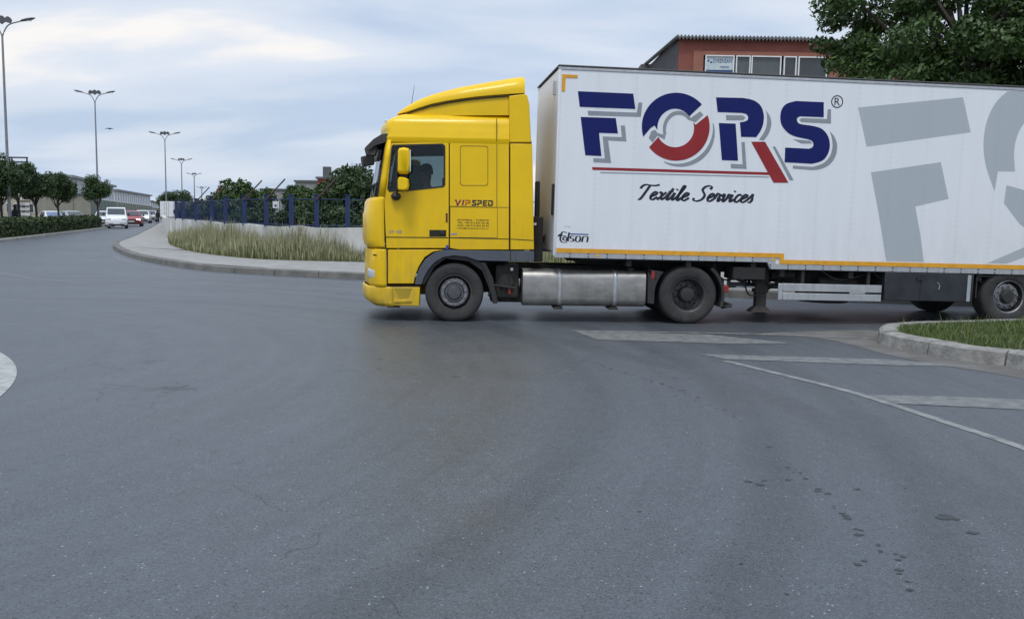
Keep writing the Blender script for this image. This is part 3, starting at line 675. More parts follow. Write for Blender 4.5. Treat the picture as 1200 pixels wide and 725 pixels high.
# island grass
jj = [i for i, p in enumerate(ii)]
half = len(ii) // 2
Aa = [p for p in ii[:half]][::-1]; Bb = ii[half:]
def inpoly(x, y, poly):
    c = False; j = len(poly) - 1
    for i in range(len(poly)):
        if (poly[i].y > y) != (poly[j].y > y) and x < (poly[j].x - poly[i].x) * (y - poly[i].y) / (poly[j].y - poly[i].y) + poly[i].x: c = not c
        j = i
    return c
def lawn(n, hmin, hmax, name, m, label, xmax=11, wdt=.006):
    Ps = []
    while len(Ps) < n:
        x = random.uniform(5.2, xmax); y = random.uniform(8, 16)
        if inpoly(x, y, ii): Ps.append((x, y))
    A = [Vector((0, 0, 0)), Vector((1, 0, 0))]
    Q = np.array(Ps); X, Y = Q[:, 0], Q[:, 1]
    hn = np.array([noise.noise(Vector((x * 1.6, y * 1.6, 9))) for x, y in Ps]); h = rng.uniform(hmin, hmax, n) * (1 + .7 * hn)
    th = rng.random(n) * 6.28; ph = rng.random(n) * 6.28; ux, uy = np.cos(th) * wdt, np.sin(th) * wdt; lx, ly = np.cos(ph) * h * .5, np.sin(ph) * h * .5; z = .165
    V = np.stack([np.stack([X - ux, Y - uy, 0 * h + z], 1), np.stack([X + ux, Y + uy, 0 * h + z], 1), np.stack([X + lx, Y + ly, z + h], 1)], 1).reshape(-1, 3)
    o = quads_obj(name, V, np.arange(n * 3).reshape(-1, 3), m); tag(o, label, 'grass', kind='stuff')
lawn(34000, .03, .08, 'lawn', LG['lawn'], 'short green grass growing on the kerbed island')
lawn(1500, .10, .2, 'tall_lawn_weeds', LG['green'], 'taller seeding weeds scattered through the island grass', wdt=.007)

# big broadleaf tree behind the trailer, upper right
random.seed(77)
bt = empty('large_tree', (13.25, 27, KH)); tag(bt, 'large leafy tree overhanging the white trailer at the upper right', 'tree')
C = []; Q = []
for k in range(150):
    a = random.uniform(0, 2 * math.pi); el = random.uniform(-.25, 1.0); rr = random.uniform(.45, 1.0)
    C.append((math.cos(a) * 4.6 * rr * math.cos(el * 1.1), math.sin(a) * 3.6 * rr * math.cos(el * 1.1), 6.9 + 3.6 * math.sin(el * 1.3) * rr - .55 * rr)); Q.append(random.uniform(.35, .72))
for k in range(46):
    a = random.uniform(0, 2 * math.pi); rr = random.uniform(.1, .8); C.append((math.cos(a) * 4.6 * rr, math.sin(a) * 2.6 * rr - 1.2, random.uniform(4.6, 6.6))); Q.append(random.uniform(.45, .8))
V, F = leaf_cloud(C, Q, 66000, .082, .72, .25)
quads_obj('crown', V, F, LF['plane'], bt)
mb = MB(); mb.tube([(0, 0, -.1), (.1, 0, 2), (-.1, .1, 4.2), (0, 0, 6.5), (.3, 0, 9)], [.34, .27, .24, .17, .06], 10)
for k in range(26):
    c = Vector(C[k * 5]); st = Vector((0, 0, random.uniform(3.2, 6.8))); md = st.lerp(c, .55) + Vector((0, 0, .4)); mb.tube([st, md, c], [.11, .07, .025], 6)
mb.build('trunk', 'bark', bt, smooth=True)

# ================================================================== BUILDINGS
MT['brickred'] = mat('red_render', (.25, .082, .062), .85, 0, .18, 1.2, bump=.3, bscale=25)
MT['terracotta'] = mat('terracotta_render', (.31, .13, .088), .85, 0, .15, 1.5, bump=.3, bscale=25)
MT['roofgrey'] = mat('weathered_roof_sheet', (.12, .12, .12), .85, 0, .35, 2, bump=.4, bscale=12)
MT['darkwall'] = mat('dark_cladding', (.075, .075, .08), .8, 0, .25, 2, bump=.2)
MT['concrete'] = mat('grey_concrete', (.26, .26, .26), .85, 0, .2, 1, bump=.3, bscale=10)
MT['pane'] = mat('dark_window_pane', (.03, .035, .04), .12, 0, .3, 1.5, spec=.8)
MT['pane_curtain'] = mat('curtained_pane', (.10, .115, .115), .2, 0, .3, 6, stretch=(8, 1, .3))
MT['greenwall'] = mat('pale_green_wall', (.20, .25, .20), .85, 0, .2, 1.5)
MT['yellowwall'] = mat('yellow_green_wall', (.24, .24, .17), .85, 0, .2, 1.5)
MT['cream'] = mat('cream_wall', (.42, .38, .28), .85, 0, .12, 1.5)
MT['signblue'] = mat('sign_blue', (.03, .08, .2), .5)
MT['signwhite'] = mat('sign_white', (.55, .62, .64), .5)
MT['facade'] = mat('pale_factory_facade', (.72, .73, .74), .8, 0, .08, .6)

# red building behind the trailer (Y about 46 m)
YB = 46.0
def B(px, py, Y=YB): q = D(px, py, Y); return q
rb = empty('brick_building', (B(880, 255).x, YB, 0)); tag(rb, 'brick red building with corrugated grey roof and white framed window strip behind the trailer', 'building')
ox = rb.location.x
x0, x1 = B(795, 60).x - ox, B(1100, 60).x - ox; zt0, zt1 = B(795, 46).z, B(1100, 58).z
wx0, wx1 = B(824, 76).x - ox, B(971, 76).x - ox; wz0, wz1 = B(860, 92).z - .05, B(860, 65.5).z
mb = MB()
mb.box(x0, x1, 0, 16, 0, wz0); mb.box(x0, wx0, 0, 16, wz0, wz1); mb.box(wx1, x1, 0, 16, wz0, wz1)
mb.prism_y([(x0, wz1), (x1, wz1), (x1, zt1), (x0 + 6.3, zt0 + .0), (x0, zt0)], 0, 16)
mb.build('wall', 'brickred', rb)
mb = MB(); mb.box(wx0 - .9, x1 - .3, -.06, -.002, wz0 - 3.5, wz1 + .12) if False else None
ter = MB(); ter.box(B(812, 80).x - ox, wx0 - .004, -.07, -.003, wz0 - 3, wz1 + .2); ter.box(wx1 + .004, B(1011, 80).x - ox, -.07, -.003, wz0 - 3, wz1 + .05); ter.box(wx0, wx1, -.07, -.003, wz1 + .002, wz1 + .2)
ter.build('wall_panel', 'terracotta', rb)
# dark gable side receding to the left
gx = B(757, 78, 52).x - ox
mb = MB(); mb.add([(x0 - .01, 0, 0), (x0 - .01, 0, zt0 - .05), (gx, 6, B(757, 80, 52).z), (gx, 6, 0)], [(0, 1, 2, 3)]); mb.build('side_wall', 'darkwall', rb)
# corrugated eaves
mb = MB(); n = 74; prof = []
for k in range(n * 4 + 1):
    t = k / (n * 4); xx = x0 - .15 + (x1 - x0 + .3) * t
    zz = zt0 + (zt1 - zt0) * max(0, (xx - x0 - 6.0)) / (x1 - x0 - 6.0) + .07 * math.sin(k * math.pi / 2) + .1
    prof.append((xx, zz))
mb.rings([[(x, yy, z + hh) for x, z in prof] for yy, hh in ((-.35, .0), (8, .0))], close=False, cap=False)
mb.rings([[(x, -.35, z - dz) for x, z in prof] for dz in (.0, .13)], close=False, cap=False)
mb.build('roof', 'roofgrey', rb)
mb = MB(); mb.tube([(x0 - .1, -.3, zt0 + .05), (gx - .1, 5.8, B(757, 77, 52).z)], .1, 6); mb.build('gutter', 'roofgrey', rb)
mb = MB(); mb.box(gx - .35, gx + .9, 5.4, 6.6, B(757, 80, 52).z - .1, B(757, 80, 52).z + .12); mb.build('eave', 'roofgrey', rb)
wins = [(826, 860, 'sign'), (862, 879, 'c'), (880, 915, 'c'), (918, 933, 'd'), (935, 969, 'd')]
for a, b_, kd in wins:
    wa, wb = B(a, 76).x - ox, B(b_, 76).x - ox; f_ = MB(); t = .055
    for q in ((wa, wa + t, wz0, wz1), (wb - t, wb, wz0, wz1), (wa + t, wb - t, wz1 - t, wz1), (wa + t, wb - t, wz0, wz0 + t)): f_.box(q[0], q[1], -.1, .08, q[2], q[3])
    wf_ = f_.build('window', 'white', rb)
    g_ = MB(); g_.box(wa + t, wb - t, .02, .05, wz0 + t, wz1 - t); g_.build('pane', 'pane_curtain' if kd == 'c' else 'pane', wf_)
    bk = MB(); bk.box(wa, wb, .2, .3, wz0, wz1)
    if kd == 'sign':
        s_ = MB(); s_.box(wa + t, wb - t, -.02, -.005, wz0 + .45, wz1 - t); sg = s_.build('sign_panel', 'signwhite', wf_)
        s_ = MB(); s_.box(wa + t, wb - t, -.02, -.005, wz0 + t, wz0 + .448); s_.build('sign_strip', 'signblue', wf_)
        put_text('EVRENSAN', wa + .42, wz0 + .78, .92, .2, -.024, 'signblue', 'sign_text', wf_, True)
        put_text('makina', wa + .75, wz0 + .54, .45, .13, -.024, 'signblue', 'sign_text', wf_, True)
        e_ = MB(); cxx, czz = wa + .23, wz0 + .86
        e_.add([(cxx - .12, -.024, czz - .02), (cxx - .03, -.024, czz - .02), (cxx - .0, -.024, czz + .08), (cxx - .09, -.024, czz + .08)], [(0, 1, 2, 3)]); e_.add([(cxx + .01, -.024, czz - .09), (cxx + .12, -.024, czz - .09), (cxx + .15, -.024, czz + .0), (cxx + .04, -.024, czz + .0)], [(0, 1, 2, 3)])
        e_.build('sign_emblem', 'signblue', wf_, fix=False)
d0, d1 = B(1013, 84).x - ox, B(1027, 84).x - ox
mb = MB(); mb.box(d0, d1, -.09, -.004, wz0 - 3, wz1 + .1); dr = mb.build('door', 'black', rb)
mb = MB(); mb.box(d0 - .06, d0 - .004, -.1, -.003, wz0 - 3, wz1 + .1); mb.box(d1 + .004, d1 + .06, -.1, -.003, wz0 - 3, wz1 + .1); mb.build('door_frame', 'white', dr)
mb = MB(); mb.box(wx0 + .1, wx1 - .1, 2.5, 2.6, wz0, wz1); mb.build('inner_wall', 'darkwall', rb)

# long factory hall on the far left side of the road
MT['lower_pillar'] = mat('pale_pillar', (.30, .31, .28), .85)
MT['halfpane'] = mat('pale_factory_pane', (.26, .29, .32), .3)
def hall(pA, YA, pB, YB2, tA, tB, bA, bB, seg, name, label, step=0, depth=9):
    a = D(pA, tA, YA); b = D(pB, tB, YB2); d = Vector((b.x - a.x, b.y - a.y, 0)); ln = d.length; d.normalize(); nr = Vector((-d.y, d.x, 0))
    root = empty(name, (a.x, a.y, 0), (0, 0, math.atan2(d.y, d.x))); tag(root, label, 'building')
    za, zb = a.z, b.z; ma, mb_ = D(pA, bA, YA).z, D(pB, bB, YB2).z
    w_ = MB(); w_.rings([[(0, 0, ma), (0, 0, za), (0, depth, za), (0, depth, ma)], [(ln, 0, mb_), (ln, 0, zb), (ln, depth, zb), (ln, depth, mb_)]]); w_.build('upper_wall', 'facade', root)
    w_ = MB(); w_.rings([[(0, -.3, 0), (0, -.3, ma), (0, depth, ma), (0, depth, 0)], [(ln, -.3, 0), (ln, -.3, mb_), (ln, depth, mb_), (ln, depth, 0)]]); w_.build('lower_wall', 'yellowwall' if seg < 20 else 'greenwall', root)
    w_ = MB(); w_.rings([[(-.2, -.5, za), (-.2, -.5, za + .3), (-.2, depth, za + .3), (-.2, depth, za)], [(ln + .2, -.5, zb), (ln + .2, -.5, zb + .3), (ln + .2, depth, zb + .3), (ln + .2, depth, zb)]]); w_.build('roof', 'concrete', root)
    for k in range(seg):
        t = (k + .5) / seg; x = t * ln; z0 = ma + (mb_ - ma) * t; z1 = za + (zb - za) * t
        q = MB(); q.box(x - ln / seg * .15, x + ln / seg * .15, -.06, -.003, z0 + (z1 - z0) * .12, z0 + (z1 - z0) * .86); q.build('window', 'halfpane', root)
    for k in range(seg + 1):
        x = ln * k / seg; z0 = (ma + (mb_ - ma) * k / seg); q = MB(); q.box(x - .1, x + .1, -.4, -.302, 0, z0 * .97); q.build('pillar', 'lower_pillar', root)
    return root
hall(80, 104, 133, 150, 208, 219.5, 230.5, 236, 26, 'factory_hall', 'long pale factory hall with green lower wall, behind the round clipped tree')
hall(134, 152, 176, 215, 223.5, 230, 236.5, 241.5, 18, 'factory_hall', 'pale flat roofed hall with yellow lower wall, above the white van and red car')
hall(176.5, 230, 190, 300, 236, 240, 243, 245, 8, 'factory_hall', 'smallest farthest pale hall, just left of the white box truck')

def flat_building(name, label, px0, px1, pyt, Y, depth, m, extras=None, rows=2, cols=4, cat='building', wm='pane'):
    a = D(px0, pyt, Y); b = D(px1, pyt, Y); h = (a.z + b.z) / 2; wd = b.x - a.x
    root = empty(name, ((a.x + b.x) / 2, Y, 0)); tag(root, label, cat); q = MB(); q.box(-wd / 2, wd / 2, 0, depth, 0, h); q.build('wall', m, root)
    q = MB(); q.box(-wd / 2 - .15, wd / 2 + .15, -.15, depth + .1, h, h + .22); q.build('roof', 'roofgrey', root)
    for r_ in range(rows):
        for c in range(cols):
            x = -wd / 2 + wd * (c + .5) / cols; z = h - (r_ + .75) * 1.75 - .2
            if z < .5: continue
            f_ = MB(); f_.box(x - wd / cols * .28, x + wd / cols * .28, -.05, .0 - .003, z - .5, z + .5); o_ = f_.build('window', 'white', root)
            g_ = MB(); g_.box(x - wd / cols * .23, x + wd / cols * .23, -.07, -.053, z - .43, z + .43); g_.build('pane', wm, o_)
    return root, h, wd
flat_building('grey_building', 'grey flat roofed building behind the blue fence, left of the slender tree', 306, 342, 223, 120, 12, 'concrete', rows=3, cols=5)
r_, h, wd = flat_building('grey_building', 'grey block behind the slender tree, adjoining the red brick gable', 346, 374, 213.5, 105, 12, 'concrete', rows=3, cols=3)
r_, h, wd = flat_building('brick_house', 'red brick house with chimney behind the trees, left of the yellow cab', 372, 402, 210, 88, 10, 'brickred', rows=3, cols=2)
q = MB(); q.box(-wd / 2 + .1, -wd / 2 + .8, 2, 2.8, h + .22, h + 1.3); q.build('chimney', 'roofgrey', r_)
# left edge buildings behind the median trees
r_, h, wd = flat_building('roadside_building', 'cream building with louvred windows behind the leftmost median trees', -40, 41, 226, 92, 12, 'cream', rows=3, cols=9)
q = MB(); x = D(4, 185, 92).x - r_.location.x; z = D(4, 184, 92).z
for dz in (0, .45, .9): q.box(x - 1.4, x + 1.9, 1, 1.15, z - .95 + dz, z - .8 + dz)
for dx_ in (-1.4, 0.2, 1.75): q.box(x + dx_, x + dx_ + .12, 1, 1.12, h, z)
q.build('roof_rack', 'darkwall', r_)
for k in range(7):
    q = MB(); x = D(30, 240, 92).x - r_.location.x; q.box(x - .7, x + .5, -.2, -.08, 1.0 + k * .52, 1.28 + k * .52); q.build('louvre', 'wallwhite', r_)
r_, h, wd = flat_building('dark_kiosk', 'dark grey kiosk between the cream building and the green wall', 44.5, 57, 233, 97, .6, 'darkwall', rows=0, cols=1)
r_, h, wd = flat_building('roadside_wall', 'pale green roadside wall behind the parked white and silver cars', 57, 86, 231.5, 100, .5, 'greenwall', rows=0, cols=1, cat='wall')
for k in range(9):
    q = MB(); x = -wd / 2 + wd * k / 8; q.box(x - .05, x + .05, -.12, -.003, 0, h); q.build('pilaster', 'concrete', r_)

# far tree line on the horizon
V, F = [], []
cs = []; rs_ = []
for k in range(190):
    px = random.uniform(-900, 1900); Y = random.uniform(330, 400); q = D(px, 255, Y); hh = random.uniform(2.5, 5)
    cs.append((q.x, Y, hh * .4)); rs_.append(hh)
V, F = leaf_cloud(cs, rs_, 26000, .8, .8, .3); o = quads_obj('far_woodland', V, F, LF['olive']); tag(o, 'low line of trees far away on the horizon', 'woodland', kind='stuff')

# ================================================================== STREET LAMPS
def lamp(root, H_, Hs, s, rot):
    q = MB(); q.tube([(0, 0, 0), (0, 0, H_ - 1.15)], .105 * s, 12, .06 * s); q.lathe_z([(0, .17 * s), (.9, .15 * s), (.95, .1 * s)], 0, 0, 12); q.build('pole', 'steel', root, smooth=True)
    for sg in (-1, 1):
        q = MB(); q.tube(catmull([(0, 0, H_ - 1.2), (.12 * sg, 0, H_ - .85), (.42 * sg, 0, H_ - .42), (1.0 * sg, 0, H_ - .22), (1.25 * sg, 0, H_ - .16)], 4), .045 * s, 8); q.build('arm', 'steel', root, smooth=True)
        rs = []
        for k, (t, hw_, hh) in enumerate(((0, .05, .04), (.1, .1, .07), (.4, .16, .09), (.75, .15, .075), (.95, .05, .03))):
            cxx = sg * (1.15 + t * .92); czz = H_ - .15 + t * .19
            rs.append([(cxx, hw_ * math.cos(a), czz + hh * math.sin(a)) for a in [2 * math.pi * j / 10 for j in range(10)]])
        q = MB(); q.rings(rs); hd = q.build('lamp_head', 'head', root, smooth=True)
        q = MB(); q.box(min(sg * 1.35, sg * 1.8), max(sg * 1.35, sg * 1.8), -.1, .1, H_ - .15, H_ - .12); q.build('diffuser', 'lens', hd)
    # crown of three humped plates between the arms
    q = MB(); pts = []
    for k in range(25):
        t = k / 24; xx = -.62 + 1.24 * t; pts.append((xx, H_ - .12 + .15 * abs(math.sin(t * math.pi * 3)) + .10 * math.sin(t * math.pi)))
    pts += [(.55, H_ - .34), (.2, H_ - .25), (0, H_ - .40), (-.2, H_ - .25), (-.55, H_ - .34)]
    q.prism_y(pts, -.05, .05); q.build('ornament', 'head', root)
lampspec = [(11.5, 57.5, 23, 'nearest and tallest street lamp, cut by the left edge above the median trees'),
            (115.5, 92, 108, 'second street lamp, rising behind the round clipped tree, two arms'),
            (195.3, 118, 155, 'third street lamp, rising above the white box truck'),
            (214.0, 172, 186, 'fourth street lamp, above the left end of the blue fence'),
            (228.5, 238, 203, 'fifth street lamp, small above the left part of the blue fence'),
            (237, 340, 219, 'farthest and smallest street lamp, low above the blue fence')]
for px, Y, ty, lab in lampspec:
    b = D(px, 255, Y); top = D(px, ty, Y); root = empty('street_lamp', (b.x, Y, .1 if px < 150 else 0), (0, 0, R(4))); tag(root, lab, 'street lamp', 'double armed street lamps along the median')
    hs = max(1, Y / 130); lamp(root, top.z, 1, hs, 0)

# ================================================================== FAR VEHICLES
MT['silver'] = mat('silver_car_paint', (.42, .44, .46), .3, .4, .05, 2, coat=.5)
MT['carwhite'] = mat('white_car_paint', (.74, .75, .76), .3, 0, .04, 2, coat=.5)
MT['carred'] = mat('red_car_paint', (.32, .012, .02), .3, 0, .1, 2, coat=.5)
MT['carblue'] = mat('blue_tinted_windscreen', (.12, .17, .28), .15, 0, .2, 2)
MT['carglass'] = mat('dark_car_glass', (.02, .028, .033), .08, 0, .2, 2, spec=.9)
def car(name, px, Y, heading, paint, label, kind='car', z=0, group=None, scale=1, lamps_on=False, screen='carglass'):
    """nose along local -y; heading turns the car"""
    b = D(px, 262, Y); root = empty(name, (b.x, Y, z), (0, 0, heading)); root.scale = (scale,) * 3
    if kind == 'van': Ln, W, H_ = 4.9, 1.95, 1.97; st = [(0, .45, .75, .80), (.12, .28, .95, .92), (.55, .26, 1.12, .965), (1.0, .26, 1.24, .975), (1.6, .26, 1.28, .975), (4.75, .28, 1.28, .975), (4.9, .35, 1.2, .94)]; cab = [(.85, 1.22, .86), (1.75, 1.9, .80), (2.2, 1.97, .80), (4.6, 1.97, .80), (4.86, 1.25, .9)]
    elif kind == 'truck': pass
    else: Ln, W, H_ = 4.3, 1.75, 1.46; st = [(0, .42, .62, .72), (.12, .24, .74, .83), (.5, .2, .86, .87), (1.15, .2, .95, .88), (2.2, .2, .97, .88), (3.4, .2, .98, .88), (4.1, .24, .95, .85), (4.3, .42, .82, .76)]; cab = [(1.05, .93, .78), (1.85, 1.4, .62), (2.4, 1.46, .6), (3.1, 1.42, .6), (3.95, .95, .76)]
    rs = []
    for y, z0, z1, hw_ in st:
        rs.append([(-hw_ * .94, y, z0), (-hw_, y, z0 + .16), (-hw_, y, z1 - .12), (-hw_ * .88, y, z1), (hw_ * .88, y, z1), (hw_, y, z1 - .12), (hw_, y, z0 + .16), (hw_ * .94, y, z0)])
    q = MB(); q.rings(rs); q.build('body', paint, root, bevel=.03)
    # cabin
    bot = cab[0][1]
    q = MB(); rs = []
    for y, z1, hw_ in cab: rs.append([(-W / 2 * .93, y, bot - .06), (-hw_, y, z1), (hw_, y, z1), (W / 2 * .93, y, bot - .06)])
    q.rings(rs); q.build('cabin', paint, root, bevel=.03)
    (ya, za, ha), (yb, zb, hb) = cab[0], cab[1]
    q = MB(); e1 = .1; e2 = .93
    A = lambda t, s: (s * (ha + (hb - ha) * t) * .9, ya + (yb - ya) * t - .03, za + (zb - za) * t + .012)
    q.add([A(e1, -1), A(e1, 1), A(e2, 1), A(e2, -1)], [(0, 1, 2, 3)]); q.build('windscreen', screen, root)
    for sg in (-1, 1):
        q = MB(); ye = cab[-2][0] - .1; zt = cab[2][1] - .1; zz = bot + .04
        xw = lambda z_: sg * (W / 2 * .93 + (cab[2][2] - W / 2 * .93) * (z_ - bot + .06) / (cab[2][1] - bot + .06) + .012)
        q.add([(xw(zz), ya + .55, zz), (xw(zz), ye + (.4 if kind == 'car' else -1.4), zz), (xw(zt), ye - (.0 if kind == 'car' else 1.4), zt), (xw(zt), yb + .2, zt)], [(0, 1, 2, 3)]); q.build('side_window', 'carglass', root)
        hz = .62 if kind == 'car' else .86
        q = MB(); q.box(sg * W * .33 - .19, sg * W * .33 + .19, .0 if kind == 'car' else .02, .25, hz - .08, hz + .08); q.build('headlight', MT['lamp_on'] if lamps_on else 'lens', root, bevel=.03)
        q = MB(); q.box(sg * (W / 2 + .02), sg * (W / 2 + .2), ya + .45, ya + .57, bot + .02, bot + .2); q.build('mirror', 'black', root, bevel=.02)
        for yw in (.85, Ln - .85):
            q = MB(); x = sg * (W / 2 - .1)
            rs2 = [[(x + a, yw + rr * math.cos(t), .32 + rr * math.sin(t)) for t in [2 * math.pi * j / 16 for j in range(16)]] for a, rr in ((-.11, .3), (-.09, .32), (.09, .32), (.12, .29))]
            q.rings(rs2); wh = q.build('wheel', 'tyre', root, smooth=True)
            q = MB(); rs2 = [[(x + sg * a, yw + rr * math.cos(t), .32 + rr * math.sin(t)) for t in [2 * math.pi * j / 16 for j in range(16)]] for a, rr in ((.10, .19), (.13, .18), (.125, .05))]
            q.rings(rs2); q.build('rim', 'rim_light', wh)
    q = MB(); q.box(-.42, .42, -.015 if kind == 'car' else .03, .1, (.5 if kind == 'car' else .62), (.66 if kind == 'car' else .8)); q.build('grille', 'black', root, bevel=.02)
    q = MB(); q.box(-.62, .62, -.02, .1, .28, .42); q.build('air_intake', 'black', root, bevel=.02)
    q = MB(); q.box(-.26, .26, -.035, -.0, .42, .5); q.build('number_plate', 'white', root)
    tag(root, label, kind, group); return root
MT['lamp_on'] = mat('lit_headlamp', (.9, .9, .85), .2, emit=((1, .95, .85), 2.2))
cg = 'cars queuing on the far road'
car('van', 136.5, 84, R(24), 'carwhite', 'white panel van coming toward the camera at the end of the hedge', 'van', scale=1.0)
car('car', 154, 96, R(20), 'carred', 'red car just behind the white van with its headlights on', 'car', group=cg, scale=1.15, lamps_on=True)
car('car', 165.5, 122, R(18), 'carwhite', 'white car between the red car and the farthest car', 'car', group=cg, scale=1.2, lamps_on=True)
car('car', 174.5, 140, R(16), 'silver', 'farthest silver car, nearest to the walking person and the box truck', 'car', group=cg, scale=1.2)
car('car', 121, 93, R(22), 'carwhite', 'white car half hidden behind the trunk of the round clipped tree', 'car', group=cg, scale=1.1)
car('car', 69, 86, R(42), 'carwhite', 'white car with bluish windows behind the hedge, beside the forked tree', 'car', group=cg, screen='carblue', scale=1.05)
car('car', 97, 87, R(50), 'silver', 'silver car behind the hedge, between the forked tree and the round tree', 'car', group=cg, scale=1.08)

# white box truck seen from behind at the fence end
b = D(195.5, 258, 112); bx_ = empty('box_truck', (b.x, 112, 0)); tag(bx_, 'white box truck seen from behind at the far left end of the blue fence', 'truck')
zt = D(195, 236, 112).z; zb = .95
q = MB(); q.box(-.82, .82, 0, 5, zb, zt); bd = q.build('cargo_box', 'white', bx_, bevel=.03)
q = MB(); q.box(-.012, .012, -.02, -.002, zb + .05, zt - .05); q.build('door_gap', 'gap', bd)
for sg in (-1, 1):
    q = MB(); q.box(sg * .25 - .015, sg * .25 + .015, -.04, -.003, zb + .05, zt - .05); q.build('lock_rod', 'alu', bd)
    q = MB(); q.box(sg * .65 - .1, sg * .65 + .1, -.06, .02, .72, .85); q.build('tail_light', 'lens_red', bx_)
    q = MB(); x = sg * .62
    q.rings([[(x + a, .9 + rr * math.cos(t), .42 + rr * math.sin(t)) for t in [2 * math.pi * j / 18 for j in range(18)]] for a, rr in ((-.18, .38), (-.15, .42), (.15, .42), (.18, .38))]); q.build('wheel', 'tyre', bx_, smooth=True)
q = MB(); q.box(-.8, .8, .02, 5.2, .68, zb - .01); q.build('chassis', 'chassis', bx_)
q = MB(); q.box(-.8, .8, 5.2, 6.8, .5, 2.1); q.build('cab', 'white', bx_, bevel=.1)

# ================================================================== PEOPLE
def person(name, loc, rotz, J, E_, rad, m, parts, label, scale=1.0, headr=.105):
    """continuous skinned body: J joints, E_ edges, rad radii; parts(root) adds clothing and hair"""
    me = bpy.data.meshes.new(name); keys = list(J); idx = {k: i for i, k in enumerate(keys)}
    me.from_pydata([J[k] for k in keys], [(idx[a], idx[b]) for a, b in E_], []); me.materials.append(MT[m])
    o = bpy.data.objects.new(name, me); COL.objects.link(o); o.location = loc; o.rotation_euler = (0, 0, rotz); o.scale = (scale,) * 3
    o.modifiers.new('skin', 'SKIN').use_smooth_shade = True
    sv = me.skin_vertices[0].data
    for k in keys:
        r_ = rad[k]; sv[idx[k]].radius = r_ if isinstance(r_, tuple) else (r_, r_)
    sv[idx['pelvis']].use_root = True
    s_ = o.modifiers.new('sub', 'SUBSURF'); s_.levels = 1; s_.render_levels = 2
    tag(o, label, 'person'); parts(o); return o
MT['skin'] = mat('skin', (.38, .20, .14), .6, 0, .1, 6)
MT['darkcloth'] = mat('dark_clothes', (.02, .02, .025), .9, 0, .3, 20)
MT['redcloth'] = mat('brick_red_shirt', (.26, .07, .055), .9, 0, .2, 20)
MT['hair'] = mat('dark_hair', (.015, .012, .01), .7, 0, .3, 30)
def walker(px, Y, rot, label, z):
    b = D(px, 262, Y)
    J = dict(pelvis=(0, 0, .95), waist=(0, 0, 1.1), chest=(0, .0, 1.35), neck=(0, 0, 1.5), head0=(0, -.02, 1.58), head1=(0, -.02, 1.68), head2=(0, -.01, 1.75),
             shl=(-.18, 0, 1.43), ell=(-.24, .05, 1.14), wrl=(-.24, -.08, .92), hal=(-.235, -.1, .84), shr=(.18, 0, 1.43), elr=(.24, .06, 1.14), wrr=(.25, .0, .9), har=(.25, -.01, .82),
             hil=(-.1, 0, .9), knl=(-.11, -.14, .5), anl=(-.11, -.1, .09), tol=(-.11, -.27, .04), hir=(.1, 0, .9), knr=(.11, .03, .49), anr=(.11, .22, .12), tor=(.11, .12, .03))
    E_ = [('pelvis', 'waist'), ('waist', 'chest'), ('chest', 'neck'), ('neck', 'head0'), ('head0', 'head1'), ('head1', 'head2'), ('chest', 'shl'), ('shl', 'ell'), ('ell', 'wrl'), ('wrl', 'hal'), ('chest', 'shr'), ('shr', 'elr'), ('elr', 'wrr'), ('wrr', 'har'),
          ('pelvis', 'hil'), ('hil', 'knl'), ('knl', 'anl'), ('anl', 'tol'), ('pelvis', 'hir'), ('hir', 'knr'), ('knr', 'anr'), ('anr', 'tor')]
    rad = dict(pelvis=.15, waist=.14, chest=(.17, .13), neck=.055, head0=.075, head1=.1, head2=.085, shl=.07, ell=.048, wrl=.035, hal=.04, shr=.07, elr=.048, wrr=.035, har=.04, hil=.095, knl=.065, anl=.045, tol=.04, hir=.095, knr=.065, anr=.045, tor=.04)
    def parts(o):
        q = MB(); rs = [[(rr * math.cos(t), -.0 + rr * math.sin(t) * 1.0, zz) for t in [2 * math.pi * j / 12 for j in range(12)]] for zz, rr in ((1.68, .112), (1.74, .115), (1.79, .09), (1.82, .03))]
        q.rings(rs); q.build('hair', 'hair', o, smooth=True)
        q = MB(); rs = [[(rx * math.cos(t), ry * math.sin(t), zz) for t in [2 * math.pi * j / 14 for j in range(14)]] for zz, rx, ry in ((.82, .2, .17), (1.0, .195, .165), (1.2, .19, .16), (1.4, .225, .16), (1.48, .13, .11))]
        q.rings(rs); q.build('jacket', 'darkcloth', o, smooth=True)
    person('person', (b.x, Y, z), rot, J, E_, rad, 'darkcloth', parts, label)
walker(185, 116, R(20), 'person in dark clothes walking beside the white box truck', 0)
walker(18, 59.5, R(160), 'person in dark clothes standing on the median behind the hedge, near the left edge', .14)

# small sign boards and the flag behind the fence
b = D(323, 240, 58); sg_ = empty('white_sign', (b.x, 58, KH)); tag(sg_, 'small white square sign on a post behind the blue fence', 'sign')
q = MB(); q.tube([(0, .05, 0), (0, .05, b.z + .2)], .03, 8); q.build('post', 'steel', sg_)
q = MB(); q.box(-.2, .2, 0, .03, b.z - KH - .22, b.z - KH + .22); q.build('board', 'white', sg_, bevel=.01)
q = MB(); q.box(-.07, .07, -.006, -.002, b.z - KH - .12, b.z - KH + .02); q.build('symbol', 'signblue', sg_)
b = D(260, 226, 62); fl = empty('red_flag', (b.x - .35, 62, KH)); tag(fl, 'red flag on a pole behind the blue fence, left of the leafy tree', 'flag')
q = MB(); q.tube([(0, 0, 0), (0, 0, b.z + .1)], .03, 8); q.build('pole', 'steel', fl)
q = MB(); n = 10; rs = []
for k in range(n + 1):
    t = k / n; y = .06 * math.sin(t * 8); rs.append([(t * .75, y, b.z - KH + .25 - .04 * t), (t * .75, y + .01, b.z - KH - .22 - .05 * t)])
